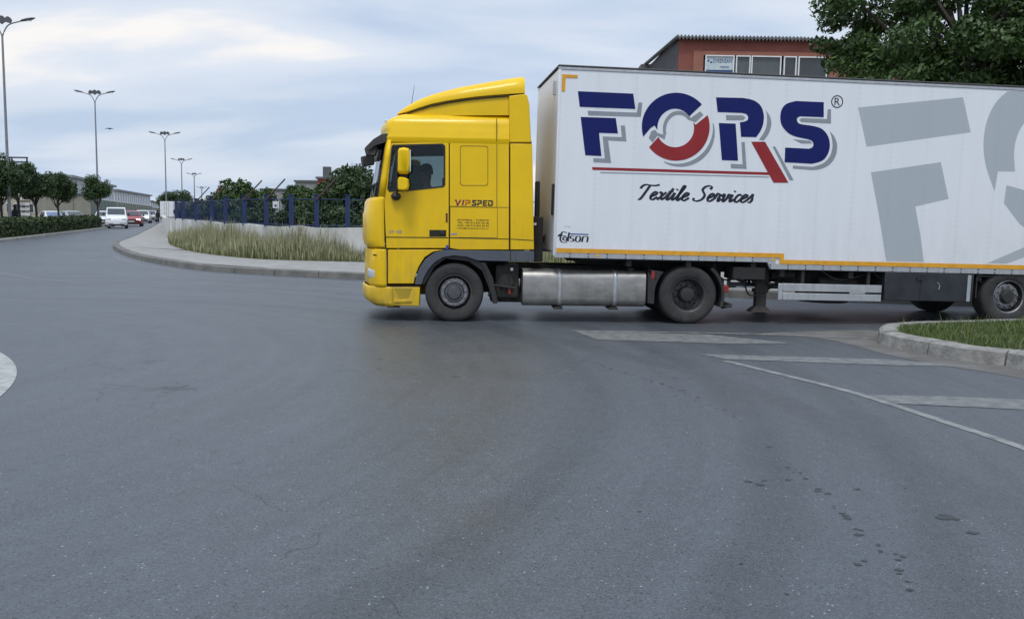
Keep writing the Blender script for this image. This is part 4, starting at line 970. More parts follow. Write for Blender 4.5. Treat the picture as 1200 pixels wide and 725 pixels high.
q.add([p for r in rs for p in r], [(2 * k, 2 * k + 1, 2 * k + 3, 2 * k + 2) for k in range(n)]); q.build('cloth', mat('flag_red', (.55, .05, .04), .7), fl)
q = MB(); q.tube([(-.28, 0, 0), (-.1, .01, .03), (0, 0, 0), (.1, .01, .03), (.28, 0, 0)], [.01, .03, .045, .03, .01], 6); q.tube([(0, -.2, 0), (0, .2, .0)], [.02, .03], 6)
bo = q.build('bird', 'hair', smooth=True); bo.location = D(128, 151, 60); tag(bo, 'tiny dark bird in the sky right of the second street lamp', 'bird')

# ================================================================== WHEELS
def wheel(parent, x, y, z, rad, w_, style, out=-1):
    """tyre + rim + hub; outer face at y, body of the wheel runs away from out"""
    s = -out; q = MB()
    a = rad / .475
    prof = [(.05, .262), (.02, .285), (.004, .33 * a), (0, .40 * a), (.008, .44 * a), (.03, .462 * a), (.05, .475 * a)]
    g = (w_ - .1) / 5
    for k in range(1, 5): prof += [(.05 + g * k - .008, .475 * a), (.05 + g * k - .006, .462 * a), (.05 + g * k + .006, .462 * a), (.05 + g * k + .008, .475 * a)]
    prof += [(w_ - .05, .475 * a), (w_ - .03, .462 * a), (w_, .40 * a), (w_ - .02, .285)]
    q.lathe_y([(s * p, r_) for p, r_ in prof], x, z, 56, y, False); ob = q.build('wheel', 'tyre', parent, smooth=True)
    if style == 'steer': pr = [(.03, .291), (.022, .278), (.11, .268), (.11, .236), (.03, .232), (.0, .21), (.0, .165), (.03, .145), (.03, .05)]; mt = 'rim_light'; nr, ny, hb = .185, -.01, [(.035, .125), (-.045, .118), (-.07, .095), (-.075, .03), (-.075, 0.001)]
    elif style == 'drive': pr = [(.03, .292), (.022, .28), (.03, .268), (.20, .25), (.225, .225), (.205, .17), (.21, .12)]; mt = 'rim'; nr, ny, hb = .165, .19, [(.21, .135), (.10, .128), (.06, .105), (.05, .06), (.05, .001)]
    else: pr = [(.03, .292), (.018, .278), (.03, .262), (.14, .25), (.145, .235), (.09, .225), (.07, .18), (.08, .12)]; mt = 'rim_light'; nr, ny, hb = .175, .06, [(.09, .125), (.04, .12), (.01, .10), (.01, .001)]
    if style != 'drive':
        q = MB(); i0 = 1 if style == 'steer' else 2; q.lathe_y([(s * p, r_) for p, r_ in (((.041, .276), (.13, .268), (.13, .22)) if style == 'steer' else ((.031, .261), (.138, .249), (.143, .234)))], x, z, 48, y, False); q.build('rim_channel', 'gap', ob, smooth=True)
    q = MB()
    if style == 'steer':
        q.lathe_y([(s * p, r_) for p, r_ in ((.045, .292), (.024, .288), (.022, .280), (.04, .274))], x, z, 48, y, False)
        q.lathe_y([(s * p, r_) for p, r_ in ((.05, .232), (.02, .230), (-.004, .212), (.0, .165), (.03, .145), (.03, .05))], x, z, 48, y, False)
    else: q.lathe_y([(s * p, r_) for p, r_ in pr], x, z, 48, y, False)
    q.build('rim', 'rim' if style == 'drive' else ('rim_light' if style == 'trailer' else 'rim_light'), ob, smooth=True)
    q = MB(); q.lathe_y([(s * p, r_) for p, r_ in hb], x, z, 28, y)
    q.build('hub', 'rim_dark' if style != 'steer' else 'rim', ob, smooth=True)
    q = MB(); h_ = MB()
    for k in range(10):
        t = 2 * math.pi * k / 10 + .2; q.lathe_y([(s * (ny + .02), .017), (s * (ny - .02), .016), (s * (ny - .025), .001)], x + nr * math.cos(t), z + nr * math.sin(t), 8, y)
    for k in range(8):
        t = 2 * math.pi * k / 8; rr = {'steer': .222, 'drive': .222, 'trailer': .228}[style]; yy = {'steer': .012, 'drive': .218, 'trailer': .085}[style]
        h_.lathe_y([(s * (yy + .02), .020), (s * (yy - .008), .020), (s * (yy - .009), .001)], x + rr * math.cos(t), z + rr * math.sin(t), 10, y)
    q.build('wheel_nuts', 'rim_light' if style != 'drive' else 'rim_dark', ob, smooth=True); h_.build('hand_holes', 'gap', ob)
    return ob

# ================================================================== TRACTOR UNIT
tp = G(532, 377); TY = R(3.0)
tr = empty('lorry_tractor', tp, (0, 0, TY)); tag(tr, 'yellow sleeper cab lorry tractor with roof deflector pulling the white trailer', 'lorry')
TM = Matrix.Translation(tp) @ Matrix.Rotation(TY, 4, 'Z')
tl = local_plane(TM); W = 2.48
def Z1(zx, zy, d=0.0): return tl(410 + zx / 2.339, 80 + zy / 2.339, d)
def ZP(pts, d=0.0): return [Z1(a, b, d) for a, b in pts]
def XP(px, py, d=0.0): return tl(px, py, d)
def both(poly, th, name, m, bevel=.008, y0=0.0, kids_=None, far=True):
    q = MB(); q.prism_y(poly, y0, y0 + th); o1 = q.build(name, m, tr, bevel=bevel)
    if far: q = MB(); q.prism_y(poly, W - y0 - th, W - y0); q.build(name, m, tr, bevel=bevel)
    return o1
# interior liner so the cab is hollow and dark
xr = Z1(436, 300)[0]; zf = Z1(200, 470)[1]; zr = Z1(200, 206)[1]
q = MB(); q.box(xr - .06, xr - .01, .045, W - .045, zf, zr); q.box(Z1(110, 300)[0], xr - .065, .045, W - .045, zf - .05, zf - .005); q.box(Z1(135, 300)[0], xr - .065, .045, W - .045, zr - .04, zr - .005)
xd_ = Z1(276, 300)[0]
for y_ in (.048, W - .056): q.box(xd_, xr - .065, y_, y_ + .008, zf, zr - .04)
q.build('interior', 'seat', tr)
q = MB(); d0 = Z1(95, 345); q.prism_y([(d0[0] - .05, zf), (d0[0] + .45, zf), (d0[0] + .42, d0[1] - .12), (d0[0] + .25, d0[1] + .02), (d0[0] - .05, d0[1] + .0)], .06, W - .06); q.build('dashboard', 'black', tr, bevel=.03)

# door: leaf with a window opening, built as four plates around it joined in one mesh
win = [(119, 213), (252, 210), (259, 216), (259, 318), (254, 324), (160, 334), (110, 336), (105, 328), (116, 220)]
outer_top = [(110, 205), (270, 203)]
door_poly_in = ZP(win)
dp = ZP([(113, 205), (271, 203), (271, 492), (262, 493), (100, 493), (94, 358), (99, 330), (106, 250)])
def plate_with_hole(outer, hole, y0, y1, name, m, parent, bevel=.006):
    bm = bmesh.new()
    vo = [bm.verts.new((p[0], y0, p[1])) for p in outer]; vh = [bm.verts.new((p[0], y0, p[1])) for p in hole]
    ed = [bm.edges.new((vo[i], vo[(i + 1) % len(vo)])) for i in range(len(vo))] + [bm.edges.new((vh[i], vh[(i + 1) % len(vh)])) for i in range(len(vh))]
    bmesh.ops.triangle_fill(bm, use_beauty=True, use_dissolve=False, edges=ed)
    r_ = bmesh.ops.extrude_face_region(bm, geom=bm.faces[:]); 
    for v in r_['geom']:
        if isinstance(v, bmesh.types.BMVert): v.co.y = y1
    bmesh.ops.recalc_face_normals(bm, faces=bm.faces)
    me = bpy.data.meshes.new(name); bm.to_mesh(me); bm.free(); me.materials.append(MT[m]); o = bpy.data.objects.new(name, me); COL.objects.link(o); o.parent = parent
    k = o.modifiers.new('bevel', 'BEVEL'); k.width = bevel; k.segments = 2; k.limit_method = 'ANGLE'; k.angle_limit = R(50)
    for p in me.polygons: p.use_smooth = True
    try: me.set_sharp_from_angle(angle=R(38))
    except Exception: pass
    return o
def rect_ring(p, s):     # grow polygon about its centre
    cx_ = sum(a for a, b in p) / len(p); cz_ = sum(b for a, b in p) / len(p)
    return [(cx_ + (a - cx_) * s[0], cz_ + (b - cz_) * s[1]) for a, b in p]
for yy0, yy1, sgn in ((0, .045, -1), (W, W - .045, 1)):
    door = plate_with_hole(dp, door_poly_in, yy0, yy1, 'door', 'yellow', tr)
    g1 = rect_ring(door_poly_in, (1.0, 1.0)); q = MB(); a, b_ = (yy0 + .02, yy0 + .026) if sgn < 0 else (yy0 - .026, yy0 - .02)
    q.prism_y(g1, a, b_); q.build('window', 'glass', door, fix=True)
    # black rubber surround
    sur = plate_with_hole(rect_ring(door_poly_in, (1.035, 1.05)), rect_ring(door_poly_in, (.975, .965)), yy0 + sgn * .006, yy0 + sgn * -.03 * -1 if False else yy0 - sgn * -.001, 'window_seal', 'black', door, bevel=.002)
    # thin window divider (quarter light)
    p1, p2 = Z1(132, 214), Z1(128, 334); q = MB(); q.prism_y([(p1[0] - .012, p1[1]), (p1[0] + .012, p1[1]), (p2[0] + .012, p2[1]), (p2[0] - .012, p2[1])], min(yy0 + .004 * -sgn, yy0 + .018 * -sgn), max(yy0 + .004 * -sgn, yy0 + .018 * -sgn)); q.build('window_divider', 'black', door)
    # recessed handle
    h = ZP([(218, 443), (264, 443), (264, 461), (218, 461)]); q = MB(); q.prism_y(h, min(yy0, yy0 + sgn * .006), max(yy0, yy0 + sgn * .006)); q.build('handle_recess', 'gap', door, bevel=.004)
    h = ZP([(246, 446), (260, 446), (260, 456), (246, 456)]); q = MB(); q.prism_y(h, min(yy0 + sgn * .007, yy0 + sgn * .03), max(yy0 + sgn * .007, yy0 + sgn * .03)); q.build('handle', 'black', door, bevel=.004)
    # crease along the door bottom, its shade laid on as a dark strip
    h = ZP([(97, 461.5), (270, 463), (270, 465.5), (97, 464)]); q = MB(); q.prism_y(h, min(yy0 - .0005, yy0 + sgn * .003), max(yy0 + .0005, yy0 + sgn * .003)); q.build('door_crease', 'gap', door)
# dark seams just behind the gaps
q = MB(); q.prism_y(ZP([(96, 196), (440, 202), (440, 500), (96, 500)]), .05, .06) if False else None
both(ZP([(269, 203), (278, 203), (278, 500), (269, 495)]), .03, 'door_jamb', 'gap', 0, .04)
both(ZP([(435, 206), (442, 206), (442, 500), (435, 500)]), .03, 'panel_gap', 'gap', 0, .04)
side = both(ZP([(274, 203.5), (436, 207), (436, 497), (300, 497), (274, 493)]), .045, 'side_panel', 'yellow', .006)
# pressed locker outlines and creases, their shade painted as darker strips
def outline(poly, wd, name, m, parent, y=-.003, th=.0025):
    hole = []; n = len(poly); cx_ = sum(a for a, b in poly) / n; cz_ = sum(b for a, b in poly) / n
    for a, b in poly: hole.append((a + (wd if a < cx_ else -wd), b + (wd if b < cz_ else -wd)))
    return plate_with_hole(poly, hole, y, y + th, name, m, parent, bevel=.0005)
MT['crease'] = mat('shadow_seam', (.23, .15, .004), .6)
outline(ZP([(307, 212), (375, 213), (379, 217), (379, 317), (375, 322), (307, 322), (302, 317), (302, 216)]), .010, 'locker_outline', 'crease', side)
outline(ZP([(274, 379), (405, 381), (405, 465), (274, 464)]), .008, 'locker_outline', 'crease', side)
q = MB(); q.prism_y(ZP([(275, 463.5), (436, 467), (436, 469), (275, 465.5)]), -.003, -.0005); q.build('side_crease', 'gap', side)
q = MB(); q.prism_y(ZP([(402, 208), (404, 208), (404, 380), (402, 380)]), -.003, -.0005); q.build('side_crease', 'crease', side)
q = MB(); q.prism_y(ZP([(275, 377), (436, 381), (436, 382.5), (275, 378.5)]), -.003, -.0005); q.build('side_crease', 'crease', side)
both(ZP([(438, 198), (498, 198), (500, 214), (438, 214)]), .02, 'panel_gap', 'crease', 0, .02)
fa = both(ZP([(440, 207), (500, 208), (505, 497), (440, 497)]), .05, 'side_fairing', 'yellow', .008)
q = MB(); q.prism_y(ZP([(441, 467), (504, 471), (504, 473), (441, 469)]), -.003, -.0005); q.build('side_crease', 'gap', fa)
both(ZP([(437, 76), (480, 71), (486, 74), (492, 98), (497, 203), (437, 203)]), .05, 'upper_fairing', 'yellow', .01)
q = MB(); bxr = xr + .02; q.box(bxr, bxr + .05, .06, W - .06, zf - .02, Z1(430, 80)[1] - .15); q.build('back_wall', 'yellow_dark', tr)
# grey arch and skirt
arch = [(178, 592), (182, 570), (192, 545), (208, 522), (232, 505), (262, 497), (300, 499), (440, 501), (505, 501), (505, 529), (440, 529), (350, 527), (322, 517), (285, 513), (255, 518), (232, 532), (214, 553), (202, 575), (197, 592)]
both(ZP(arch), .05, 'wheel_arch', 'grey_skirt', .006, -.012)
q = MB(); q.prism_y(ZP([(439, 500), (441, 500), (441, 530), (439, 530)]), -.0155, -.0125); q.build('side_crease', 'gap', tr)
# dark wheel well behind
q = MB(); ww = ZP([(190, 592), (200, 560), (225, 525), (262, 508), (330, 515), (372, 540), (395, 600), (405, 645), (392, 645), (380, 600), (362, 555), (325, 530), (262, 522), (232, 545), (212, 580), (205, 592)])
q.prism_y(ww, .03, .62); q.prism_y(ww, W - .62, W - .03); q.build('mudguard', 'black', tr, bevel=.01)
q = MB(); q.prism_y(ZP([(200, 590), (200, 500), (440, 500), (440, 560), (400, 620), (205, 640)]), .64, .70); q.build('wheel_well', 'chassis', tr); q = MB(); q.prism_y(ZP([(200, 590), (200, 500), (440, 500), (440, 560), (400, 620), (205, 640)]), W - .70, W - .64); q.build('wheel_well', 'chassis', tr)
# grey mudflap guard behind the front wheel
both(ZP([(358, 533), (372, 533), (392, 575), (406, 640), (394, 645), (384, 600), (372, 560)]), .05, 'mudguard_edge', 'black', .006, .005)
# entry step panel below the door
sp = both(ZP([(104, 497), (258, 497), (228, 503), (205, 518), (189, 543), (179, 568), (175, 590), (104, 590)]), .05, 'step_panel', 'yellow', .008)
# front shell pieces
def fring(zy, xfz, xsz, ry=.42, bulge=.13, y_in=0.0, n=9, ztop=None):
    xf, z = Z1(xfz, zy, .2); xs, z = Z1(xsz, zy, 0)
    out_ = []
    for k in range(n + 1):
        t = math.pi / 2 * k / n; out_.append((xs - (xs - xf) * math.sin(t), y_in + (ry - y_in) * (1 - math.cos(t)), z))
    m_ = 8; yc = W / 2
    for k in range(1, m_): 
        t = k / m_; yy = ry + (W - 2 * ry) * t; out_.append((xf - bulge * (1 - (2 * t - 1) ** 2), yy, z))
    out_ += [(a, W - b, c) for a, b, c in reversed(out_[:n + 1])]
    return out_
def front(levels, name, m, sl=None, bevel=0, th=0, **k):
    rs = [fring(*l, **k) for l in levels]
    if sl: rs = [r_[sl[0]:sl[1]] for r_ in rs]
    q = MB(); q.rings(rs, close=False, cap=False); o = q.build(name, m, tr, smooth=True)
    o.modifiers.new('s', 'SOLIDIFY').thickness = -.012 if not th else th
    return o
npt = len(fring(300, 70, 100))
# pillars (yellow), windscreen glass in the middle of the curve
gl = [(196, 90, 114), (250, 80, 108), (300, 72, 102), (352, 62, 97)]
front(gl, 'windscreen_pillar', 'yellow', (0, 4)); front(gl, 'windscreen_pillar', 'yellow', (npt - 4, npt))
wsn = front([(200, 90, 114), (250, 80, 108), (300, 72, 102), (350, 62, 97)], 'windscreen', 'glass_clear', (4, npt - 4))
sl_ = front([(198, 90.5, 113), (250, 79, 107.5), (300, 71, 101.5), (353, 61, 96.5)], 'windscreen_seal', 'black', (3, 5)); front([(198, 90.5, 113), (250, 79, 107.5), (300, 71, 101.5), (353, 61, 96.5)], 'windscreen_seal', 'black', (npt - 5, npt - 3))
fp = front([(353, 66, 95), (358, 54, 95), (366, 48, 94), (395, 45, 94), (400, 42, 94), (470, 42, 95), (486, 46, 96), (492, 54, 98)], 'front_panel', 'yellow')
q = MB(); 
for k in range(5):
    xg, zg = Z1(44, 385 + k * 20, .2); q.box(xg - .135, xg - .03, .95, W - .95, zg - .025, zg + .025)
q.build('grille', 'black', tr, bevel=.008)
front([(496, 56, 99), (500, 50, 100), (540, 48, 101), (590, 48, 101), (600, 52, 101)], 'lower_front', 'yellow')
q = MB(); q.prism_y(ZP([(96, 493), (103, 493), (103, 596), (192, 596), (192, 600), (96, 600)]), -.006, .04); q.build('panel_gap', 'gap', tr)
# headlights wrap the corner
hl = [(549, 46.5, 104), (555, 44, 103), (573, 44, 103), (580, 46.5, 104)]
rs = [fring(*l, y_in=-.01) for l in hl]
q = MB(); q.rings([r_[2:10] for r_ in rs], close=False, cap=False); o = q.build('headlight', 'lens', tr, smooth=True); o.modifiers.new('s', 'SOLIDIFY').thickness = .02
q = MB(); q.rings([r_[npt - 10:npt - 3] for r_ in rs], close=False, cap=False); o = q.build('headlight', 'lens', tr, smooth=True); o.modifiers.new('s', 'SOLIDIFY').thickness = .02
q = MB(); x_, z_ = Z1(68, 512); q.obox((x_, .02, z_), (.025, .02, 0), (0, .004, 0), (0, 0, .012)); q.build('side_marker', 'gap', tr)
# bumper with step cut-outs
front([(599, 45, 118), (604, 42, 118), (628, 42, 118), (642, 48, 118), (652, 66, 120)], 'bumper', 'yellow_dark', y_in=-.012)
bp_ = both(ZP([(112, 599), (192, 599), (190, 652), (112, 650)]), .3, 'bumper_side', 'yellow_dark', .012, -.01)
q = MB(); q.prism_y(ZP([(122, 602), (170, 602), (160, 630), (136, 632)]), -.0145, -.0105); q.build('step_recess', mat('step_recess_shade', (.42, .29, .02), .55), bp_, bevel=.002)  # flat plate, the shade of the step recess painted as darker yellow
q = MB(); q.prism_y(ZP([(122, 634), (168, 632), (170, 640), (120, 642)]), -.03, -.0105); q.build('step', 'yellow_dark', bp_, bevel=.006)
q = MB(); q.prism_y(ZP([(98, 650), (140, 650), (135, 657), (102, 657)]), .1, W - .1); q.build('bumper_lip', 'black', tr)

# roof
def full_ring(zy, xfz, xrz=437, inset=0.0, ry=.42, bulge=.13, zz=None):
    f_ = fring(zy, xfz, xfz + 22, ry, bulge, inset); z = f_[0][2] if zz is None else zz
    f_ = [(a, max(inset, min(W - inset, b)), z) for a, b, c in f_]; xx = Z1(xrz, zy)[0]
    return [(xx, inset, z)] + f_ + [(xx, W - inset, z)]
q = MB(); q.rings([full_ring(202, 92, inset=.0), full_ring(190, 90, inset=-.02), full_ring(186, 91, inset=-.02), full_ring(181, 93, inset=-.008), full_ring(172, 94, inset=-.008), full_ring(167, 92, inset=.005), full_ring(150, 93, inset=.012), full_ring(140, 100, inset=.03), full_ring(130, 116, inset=.07), full_ring(124, 134, inset=.12)])
rf = q.build('roof', 'yellow', tr, smooth=True)
q = MB(); q.rings([full_ring(205.5, 95, inset=.012), full_ring(201, 95, inset=.012)], cap=False); q.build('roof_gap', 'gap', tr)
def station(x, z0, z1, hw_, r_, n=5):
    yc = W / 2; r_ = min(r_, (z1 - z0) * .9, hw_); pts = [(x, yc - hw_, z0)]
    for k in range(n + 1):
        t = math.pi / 2 * k / n; pts.append((x, yc - hw_ + r_ * (1 - math.cos(t)), z1 - r_ + r_ * math.sin(t)))
    return pts + [(a, 2 * yc - b, c) for a, b, c in reversed(pts)]
def interp(tab, x):
    return float(np.interp(x, [a for a, b in tab], [b for a, b in tab]))
top = [(128, 122), (140, 112), (160, 98.5), (190, 83), (225, 70.5), (262, 60), (305, 50), (350, 41.5), (395, 33.5), (430, 27.5), (455, 24), (472, 22), (479, 26)]
bot = [(128, 123), (150, 119), (165, 115), (200, 104), (230, 96), (290, 86), (350, 79), (410, 74), (482, 70)]
hwt = [(128, .98), (160, 1.05), (220, 1.13), (300, 1.19), (400, 1.22), (482, 1.225)]
rs = []
for a, b_ in top:
    x_, z1_ = Z1(a, b_, .15); z0_ = Z1(a, interp(bot, a), .1)[1]; rs.append(station(x_, min(z0_, z1_ - .01), z1_, interp(hwt, a), .22))
q = MB(); q.rings(rs); sp_ = q.build('roof_deflector', 'yellow', tr, smooth=True)
rs = []
for a in (150, 180, 220, 270, 330, 390, 436):
    x_, _ = Z1(a, 120); z1_ = Z1(a, interp(bot, a) - 3, .1)[1]; z0_ = Z1(a, 124.5)[1]; rs.append(station(x_, z0_ - .02, z1_, interp(hwt, a) - .035, .05))
q = MB(); q.rings(rs); q.build('roof_base', 'yellow', tr, smooth=True)
rs = []
for a in (152, 180, 220, 270, 330, 390, 436, 482):
    x_, _ = Z1(a, 120); z1_ = Z1(a, interp(bot, a) + .5, .0)[1]; rs.append(station(x_, z1_ - .022, z1_, interp(hwt, a) - .01, .01))
q = MB(); q.rings(rs); q.build('deflector_gap', 'gap', tr)
q = MB(); q.prism_y(ZP([(401, 138), (403.5, 138), (403.5, 200), (401, 200)]), -.022, -.010); q.build('side_crease', 'crease', tr)
for a in (100,):
    q = MB(); x_, z_ = Z1(101, 146, .3); q.box(x_ - .03, x_ + .02, .25, .4, z_ - .02, z_ + .02); q.build('marker_light', 'lens', tr, bevel=.006)
# antenna
a = Z1(166, 118, .4); b_ = Z1(177, 48, .4); q = MB(); q.tube([(a[0], .4, a[1]), (b_[0], .4, b_[1])], .006, 5, .003); q.build('antenna', 'black', tr)

# sun visor: smoked blade on brackets
v0 = ZP([(107, 181), (100, 180), (88, 182), (66, 195), (45, 216), (41, 222), (46, 240), (52, 226), (70, 212), (95, 205), (105, 200)], .1)
MT['visor'] = mat('smoked_visor', (.035, .028, .026), .25, 0, .2, 4, spec=.7)
q = MB(); n = 14; rs = []
for k in range(n + 1):
    t = k / n; yy = .03 + (W - .06) * t; bu = .05 * (1 - (2 * t - 1) ** 2) ** .8 - .0; rs.append([(p[0] - (bu if p[0] < v0[0][0] - .08 else bu * .6), yy, p[1]) for p in v0])
q.rings(rs); q.build('sun_visor', 'visor', tr, smooth=True)
# front blind-spot mirror
c = Z1(49, 254, .25); q = MB(); q.obox((c[0], .22, c[1]), (.085, .03, .02), (-.03, .09, 0), (-.01, 0, .085)); fm = q.build('front_mirror', 'black', tr, bevel=.02)
q = MB(); a = Z1(62, 238, .25); b_ = Z1(84, 205, .25); q.tube([(c[0] + .03, .22, c[1] + .05), (a[0] + .05, .2, a[1]), (b_[0], .2, b_[1])], .014, 6); q.build('mirror_arm', 'black', fm)
# door mirrors, both sides
for sgn, yb in ((-1, 0), (1, W)):
    dd = -.22 if sgn < 0 else 0
    def mz(p, d=dd): return Z1(p[0], p[1], -.22)
    q = MB(); mpoly = [(132, 226), (136, 219), (148, 217), (162, 220), (167, 232), (166, 270), (163, 286), (156, 291), (136, 290), (131, 284)]
    P2 = [mz(p) for p in mpoly]; y_a, y_b = yb + sgn * .12, yb + sgn * .33
    cx_ = sum(p[0] for p in P2) / len(P2); cz_ = sum(p[1] for p in P2) / len(P2)
    q.rings([[(cx_ + (p[0] - cx_) * f_, y_a + (y_b - y_a) * t, cz_ + (p[1] - cz_) * f_) for p in P2] for t, f_ in ((0, .9), (.15, .99), (.6, 1), (.9, .93), (1, .8))])
    mm = q.build('mirror_housing', 'yellow', tr, smooth=True)
    q = MB(); q.box(max(p[0] for p in P2) - .01, max(p[0] for p in P2) + .004, min(y_a, y_b) + .03, max(y_a, y_b) - .03, min(p[1] for p in P2) + .04, max(p[1] for p in P2) - .04); q.build('mirror_glass', 'mirror', mm)
    mpoly = [(132, 303), (136, 298), (150, 299), (161, 304), (163, 320), (160, 333), (150, 336), (134, 335), (131, 328)]
    P3 = [mz(p) for p in mpoly]; cx_ = sum(p[0] for p in P3) / len(P3); cz_ = sum(p[1] for p in P3) / len(P3)
    q = MB(); q.rings([[(cx_ + (p[0] - cx_) * f_, y_a + (y_b - y_a) * t, cz_ + (p[1] - cz_) * f_) for p in P3] for t, f_ in ((0, .9), (.15, .99), (.6, 1), (.9, .93), (1, .8))])
    q.build('mirror_housing', 'yellow', tr, smooth=True)
    q = MB(); a0 = mz((128, 222)); a1 = mz((128, 335)); a2 = mz((127, 350)); ym = yb + sgn * .14
    q.tube([(a0[0], ym, a0[1]), (a1[0], ym, a1[1]), (a2[0], yb + sgn * .06, a2[1]), (a2[0] - .01, yb - sgn * .0, a2[1])], .022, 8); 
    b0 = mz((147, 294)); q.box(b0[0] - .06, b0[0] + .06, ym - .02, ym + .02, b0[1] - .03, b0[1] + .03)
    q.box(a0[0] - .02, P2[0][0] + .05, ym - .02, ym + .02, a0[1] - .06, a0[1] - .02)
    q.build('mirror_arm', 'black', mm, smooth=True)
    q = MB(); c = Z1(126, 351, -.04); rs = [[(c[0] + rr * 1.2 * math.cos(t), yb + sgn * yy, c[1] + rr * math.sin(t)) for t in [2 * math.pi * j / 14 for j in range(14)]] for yy, rr in ((0, .065), (.06, .065), (.10, .05), (.12, .02))]
    q.rings(rs); q.build('mirror_base', 'black', mm, smooth=True)

# lettering on the cab
x_, z_ = Z1(287, 376); wv = Z1(392, 376)[0] - x_; hz_ = Z1(287, 360)[1] - z_
MT['vred'] = mat('purple_red_letters', (.22, .012, .06), .45)
def blockletter(defs, x0, z0, cw, h, y, m, name, parent, st=.26):
    q = MB(); k = 0
    for strokes, xoff in defs:
        for (a, b, c, d) in strokes:      # rectangle in 0..1 units, or quad of 8 numbers
            pass
    return q
def polyletters(L_, x0, z0, sx, sz, y, m, name, parent):
    q = MB()
    for i, poly in enumerate(L_): q.add([(x0 + a * sx, y, z0 + b * sz) for a, b in poly], [list(range(len(poly)))])
    return q.build(name, m, parent, fix=False)
s = wv / 7.0
polyletters([[(0, .8), (.1, 1), (.38, 1), (.55, .35), (.95, 1), (1.25, 1), (.65, 0), (.38, 0), (.25, .72)]], x_, z_, s, hz_, -.004, 'vred', 'letter', side)
polyletters([[(1.3, 0), (1.55, 0), (1.75, .8), (1.72, 1), (1.5, 1)]], x_, z_, s, hz_, -.004, 'vred', 'letter', side)
MT['vorange'] = mat('orange_letters', (.5, .12, .01), .45)
polyletters([[(1.85, 0), (2.1, 0), (2.18, .35), (2.75, .35), (2.95, .6), (2.85, 1), (1.95, 1), (1.9, .78), (2.6, .78), (2.62, .55), (1.98, .55)]], x_, z_, s, hz_, -.004, 'vorange', 'letter', side)
polyletters([[(3.1, 0), (3.85, 0), (4.0, .2), (3.95, .5), (3.5, .62), (3.5, .75), (3.98, .78), (3.98, 1), (3.3, 1), (3.2, .8), (3.25, .5), (3.7, .38), (3.7, .24), (3.1, .22)]], x_, z_, s, hz_, -.004, 'ink', 'letter', side)
polyletters([[(4.1, 0), (4.35, 0), (4.4, .32), (4.9, .35), (5.02, .6), (4.95, .95), (4.8, 1), (4.15, 1), (4.15, .78), (4.7, .78), (4.72, .56), (4.15, .54)]], x_, z_, s, hz_, -.004, 'ink', 'letter', side)
polyletters([[(5.15, 0), (5.9, 0), (5.9, .22), (5.42, .22), (5.42, .4), (5.85, .4), (5.85, .6), (5.42, .6), (5.42, .78), (5.95, .78), (5.95, 1), (5.2, 1)]], x_, z_, s, hz_, -.004, 'ink', 'letter', side)
polyletters([[(6.1, 0), (6.8, 0), (7, .2), (7, .8), (6.85, 1), (6.1, 1), (6.1, .78), (6.7, .78), (6.74, .7), (6.74, .3), (6.7, .22), (6.34, .22), (6.34, .65), (6.1, .6)]], x_, z_, s, hz_, -.004, 'ink', 'letter', side)
for k, (tx, ln) in enumerate((('ISTANBUL - TURKIYE', 1), ('TEL: +90 212 876 55 00', 1), ('FAX: +90 212 876 55 05', 1), ('info@vipsped.com.tr', 1))):
    a = Z1(295, 417.5 + 7.6 * k); b_ = Z1(381, 417.5 + 7.6 * k); put_text(tx, a[0], a[1], b_[0] - a[0], .026, -.004, 'ink', 'small_lettering', side, True)
a = Z1(106, 452); b_ = Z1(142, 452); put_text('XF 105', a[0], a[1], b_[0] - a[0], .05, -.004, 'pgrey', 'badge', tr, True)
a = Z1(276, 457); q = MB(); q.prism_y(ZP([(277, 453), (284, 452), (294, 451), (294, 455), (286, 457), (277, 457)]), -.004, -.0005); q.build('badge', 'pgrey', side)
q = MB(); q.prism_y(ZP([(263, 397), (268, 397), (268, 422), (263, 422)]), -.008, -.0005); q.build('door_catch', mat('dark_red_catch', (.10, .02, .02), .5), tr, bevel=.002)
q = MB(); q.prism_y(ZP([(264, 484), (270, 484), (270, 497), (262, 497)]), -.02, -.0005); q.build('arch_marker', mat('blue_marker', (.05, .05, .3), .3), tr, bevel=.003)

# wheels of the tractor
cf = XP(532, 344); zc_ = .475
wheel(tr, 0, .02, .475, .475, .30, 'steer', -1); wheel(tr, 0, W - .02, .475, .475, .30, 'steer', 1)
xd = XP(806, 378)[0]
wheel(tr, xd, .02, .475, .475, .27, 'drive', -1); wheel(tr, xd, W - .02, .475, .475, .27, 'drive', 1)
wheel(tr, xd, .33, .475, .475, .27, 'drive', -1); wheel(tr, xd, W - .33, .475, .475, .27, 'drive', 1)
q = MB(); q.tube([(0, .3, .42), (0, W - .3, .42)], .07, 10); q.tube([(xd, .5, .475), (xd, W - .5, .475)], .10, 10); q.lathe_y([(1.0, .1), (1.1, .26), (1.35, .26), (1.45, .1)], xd, .475, 20, 0); q.build('axles', 'chassis', tr, smooth=True)
# chassis frame
q = MB(); 
for yy in (.80, 1.60): q.box(-.6, xd + .75, yy, yy + .08, .66, .90)
for xx in (1.5, 2.3, xd - .5, xd + .55): q.box(xx, xx + .1, .88, 1.6, .7, .88)
q.build('chassis_frame', 'chassis', tr)
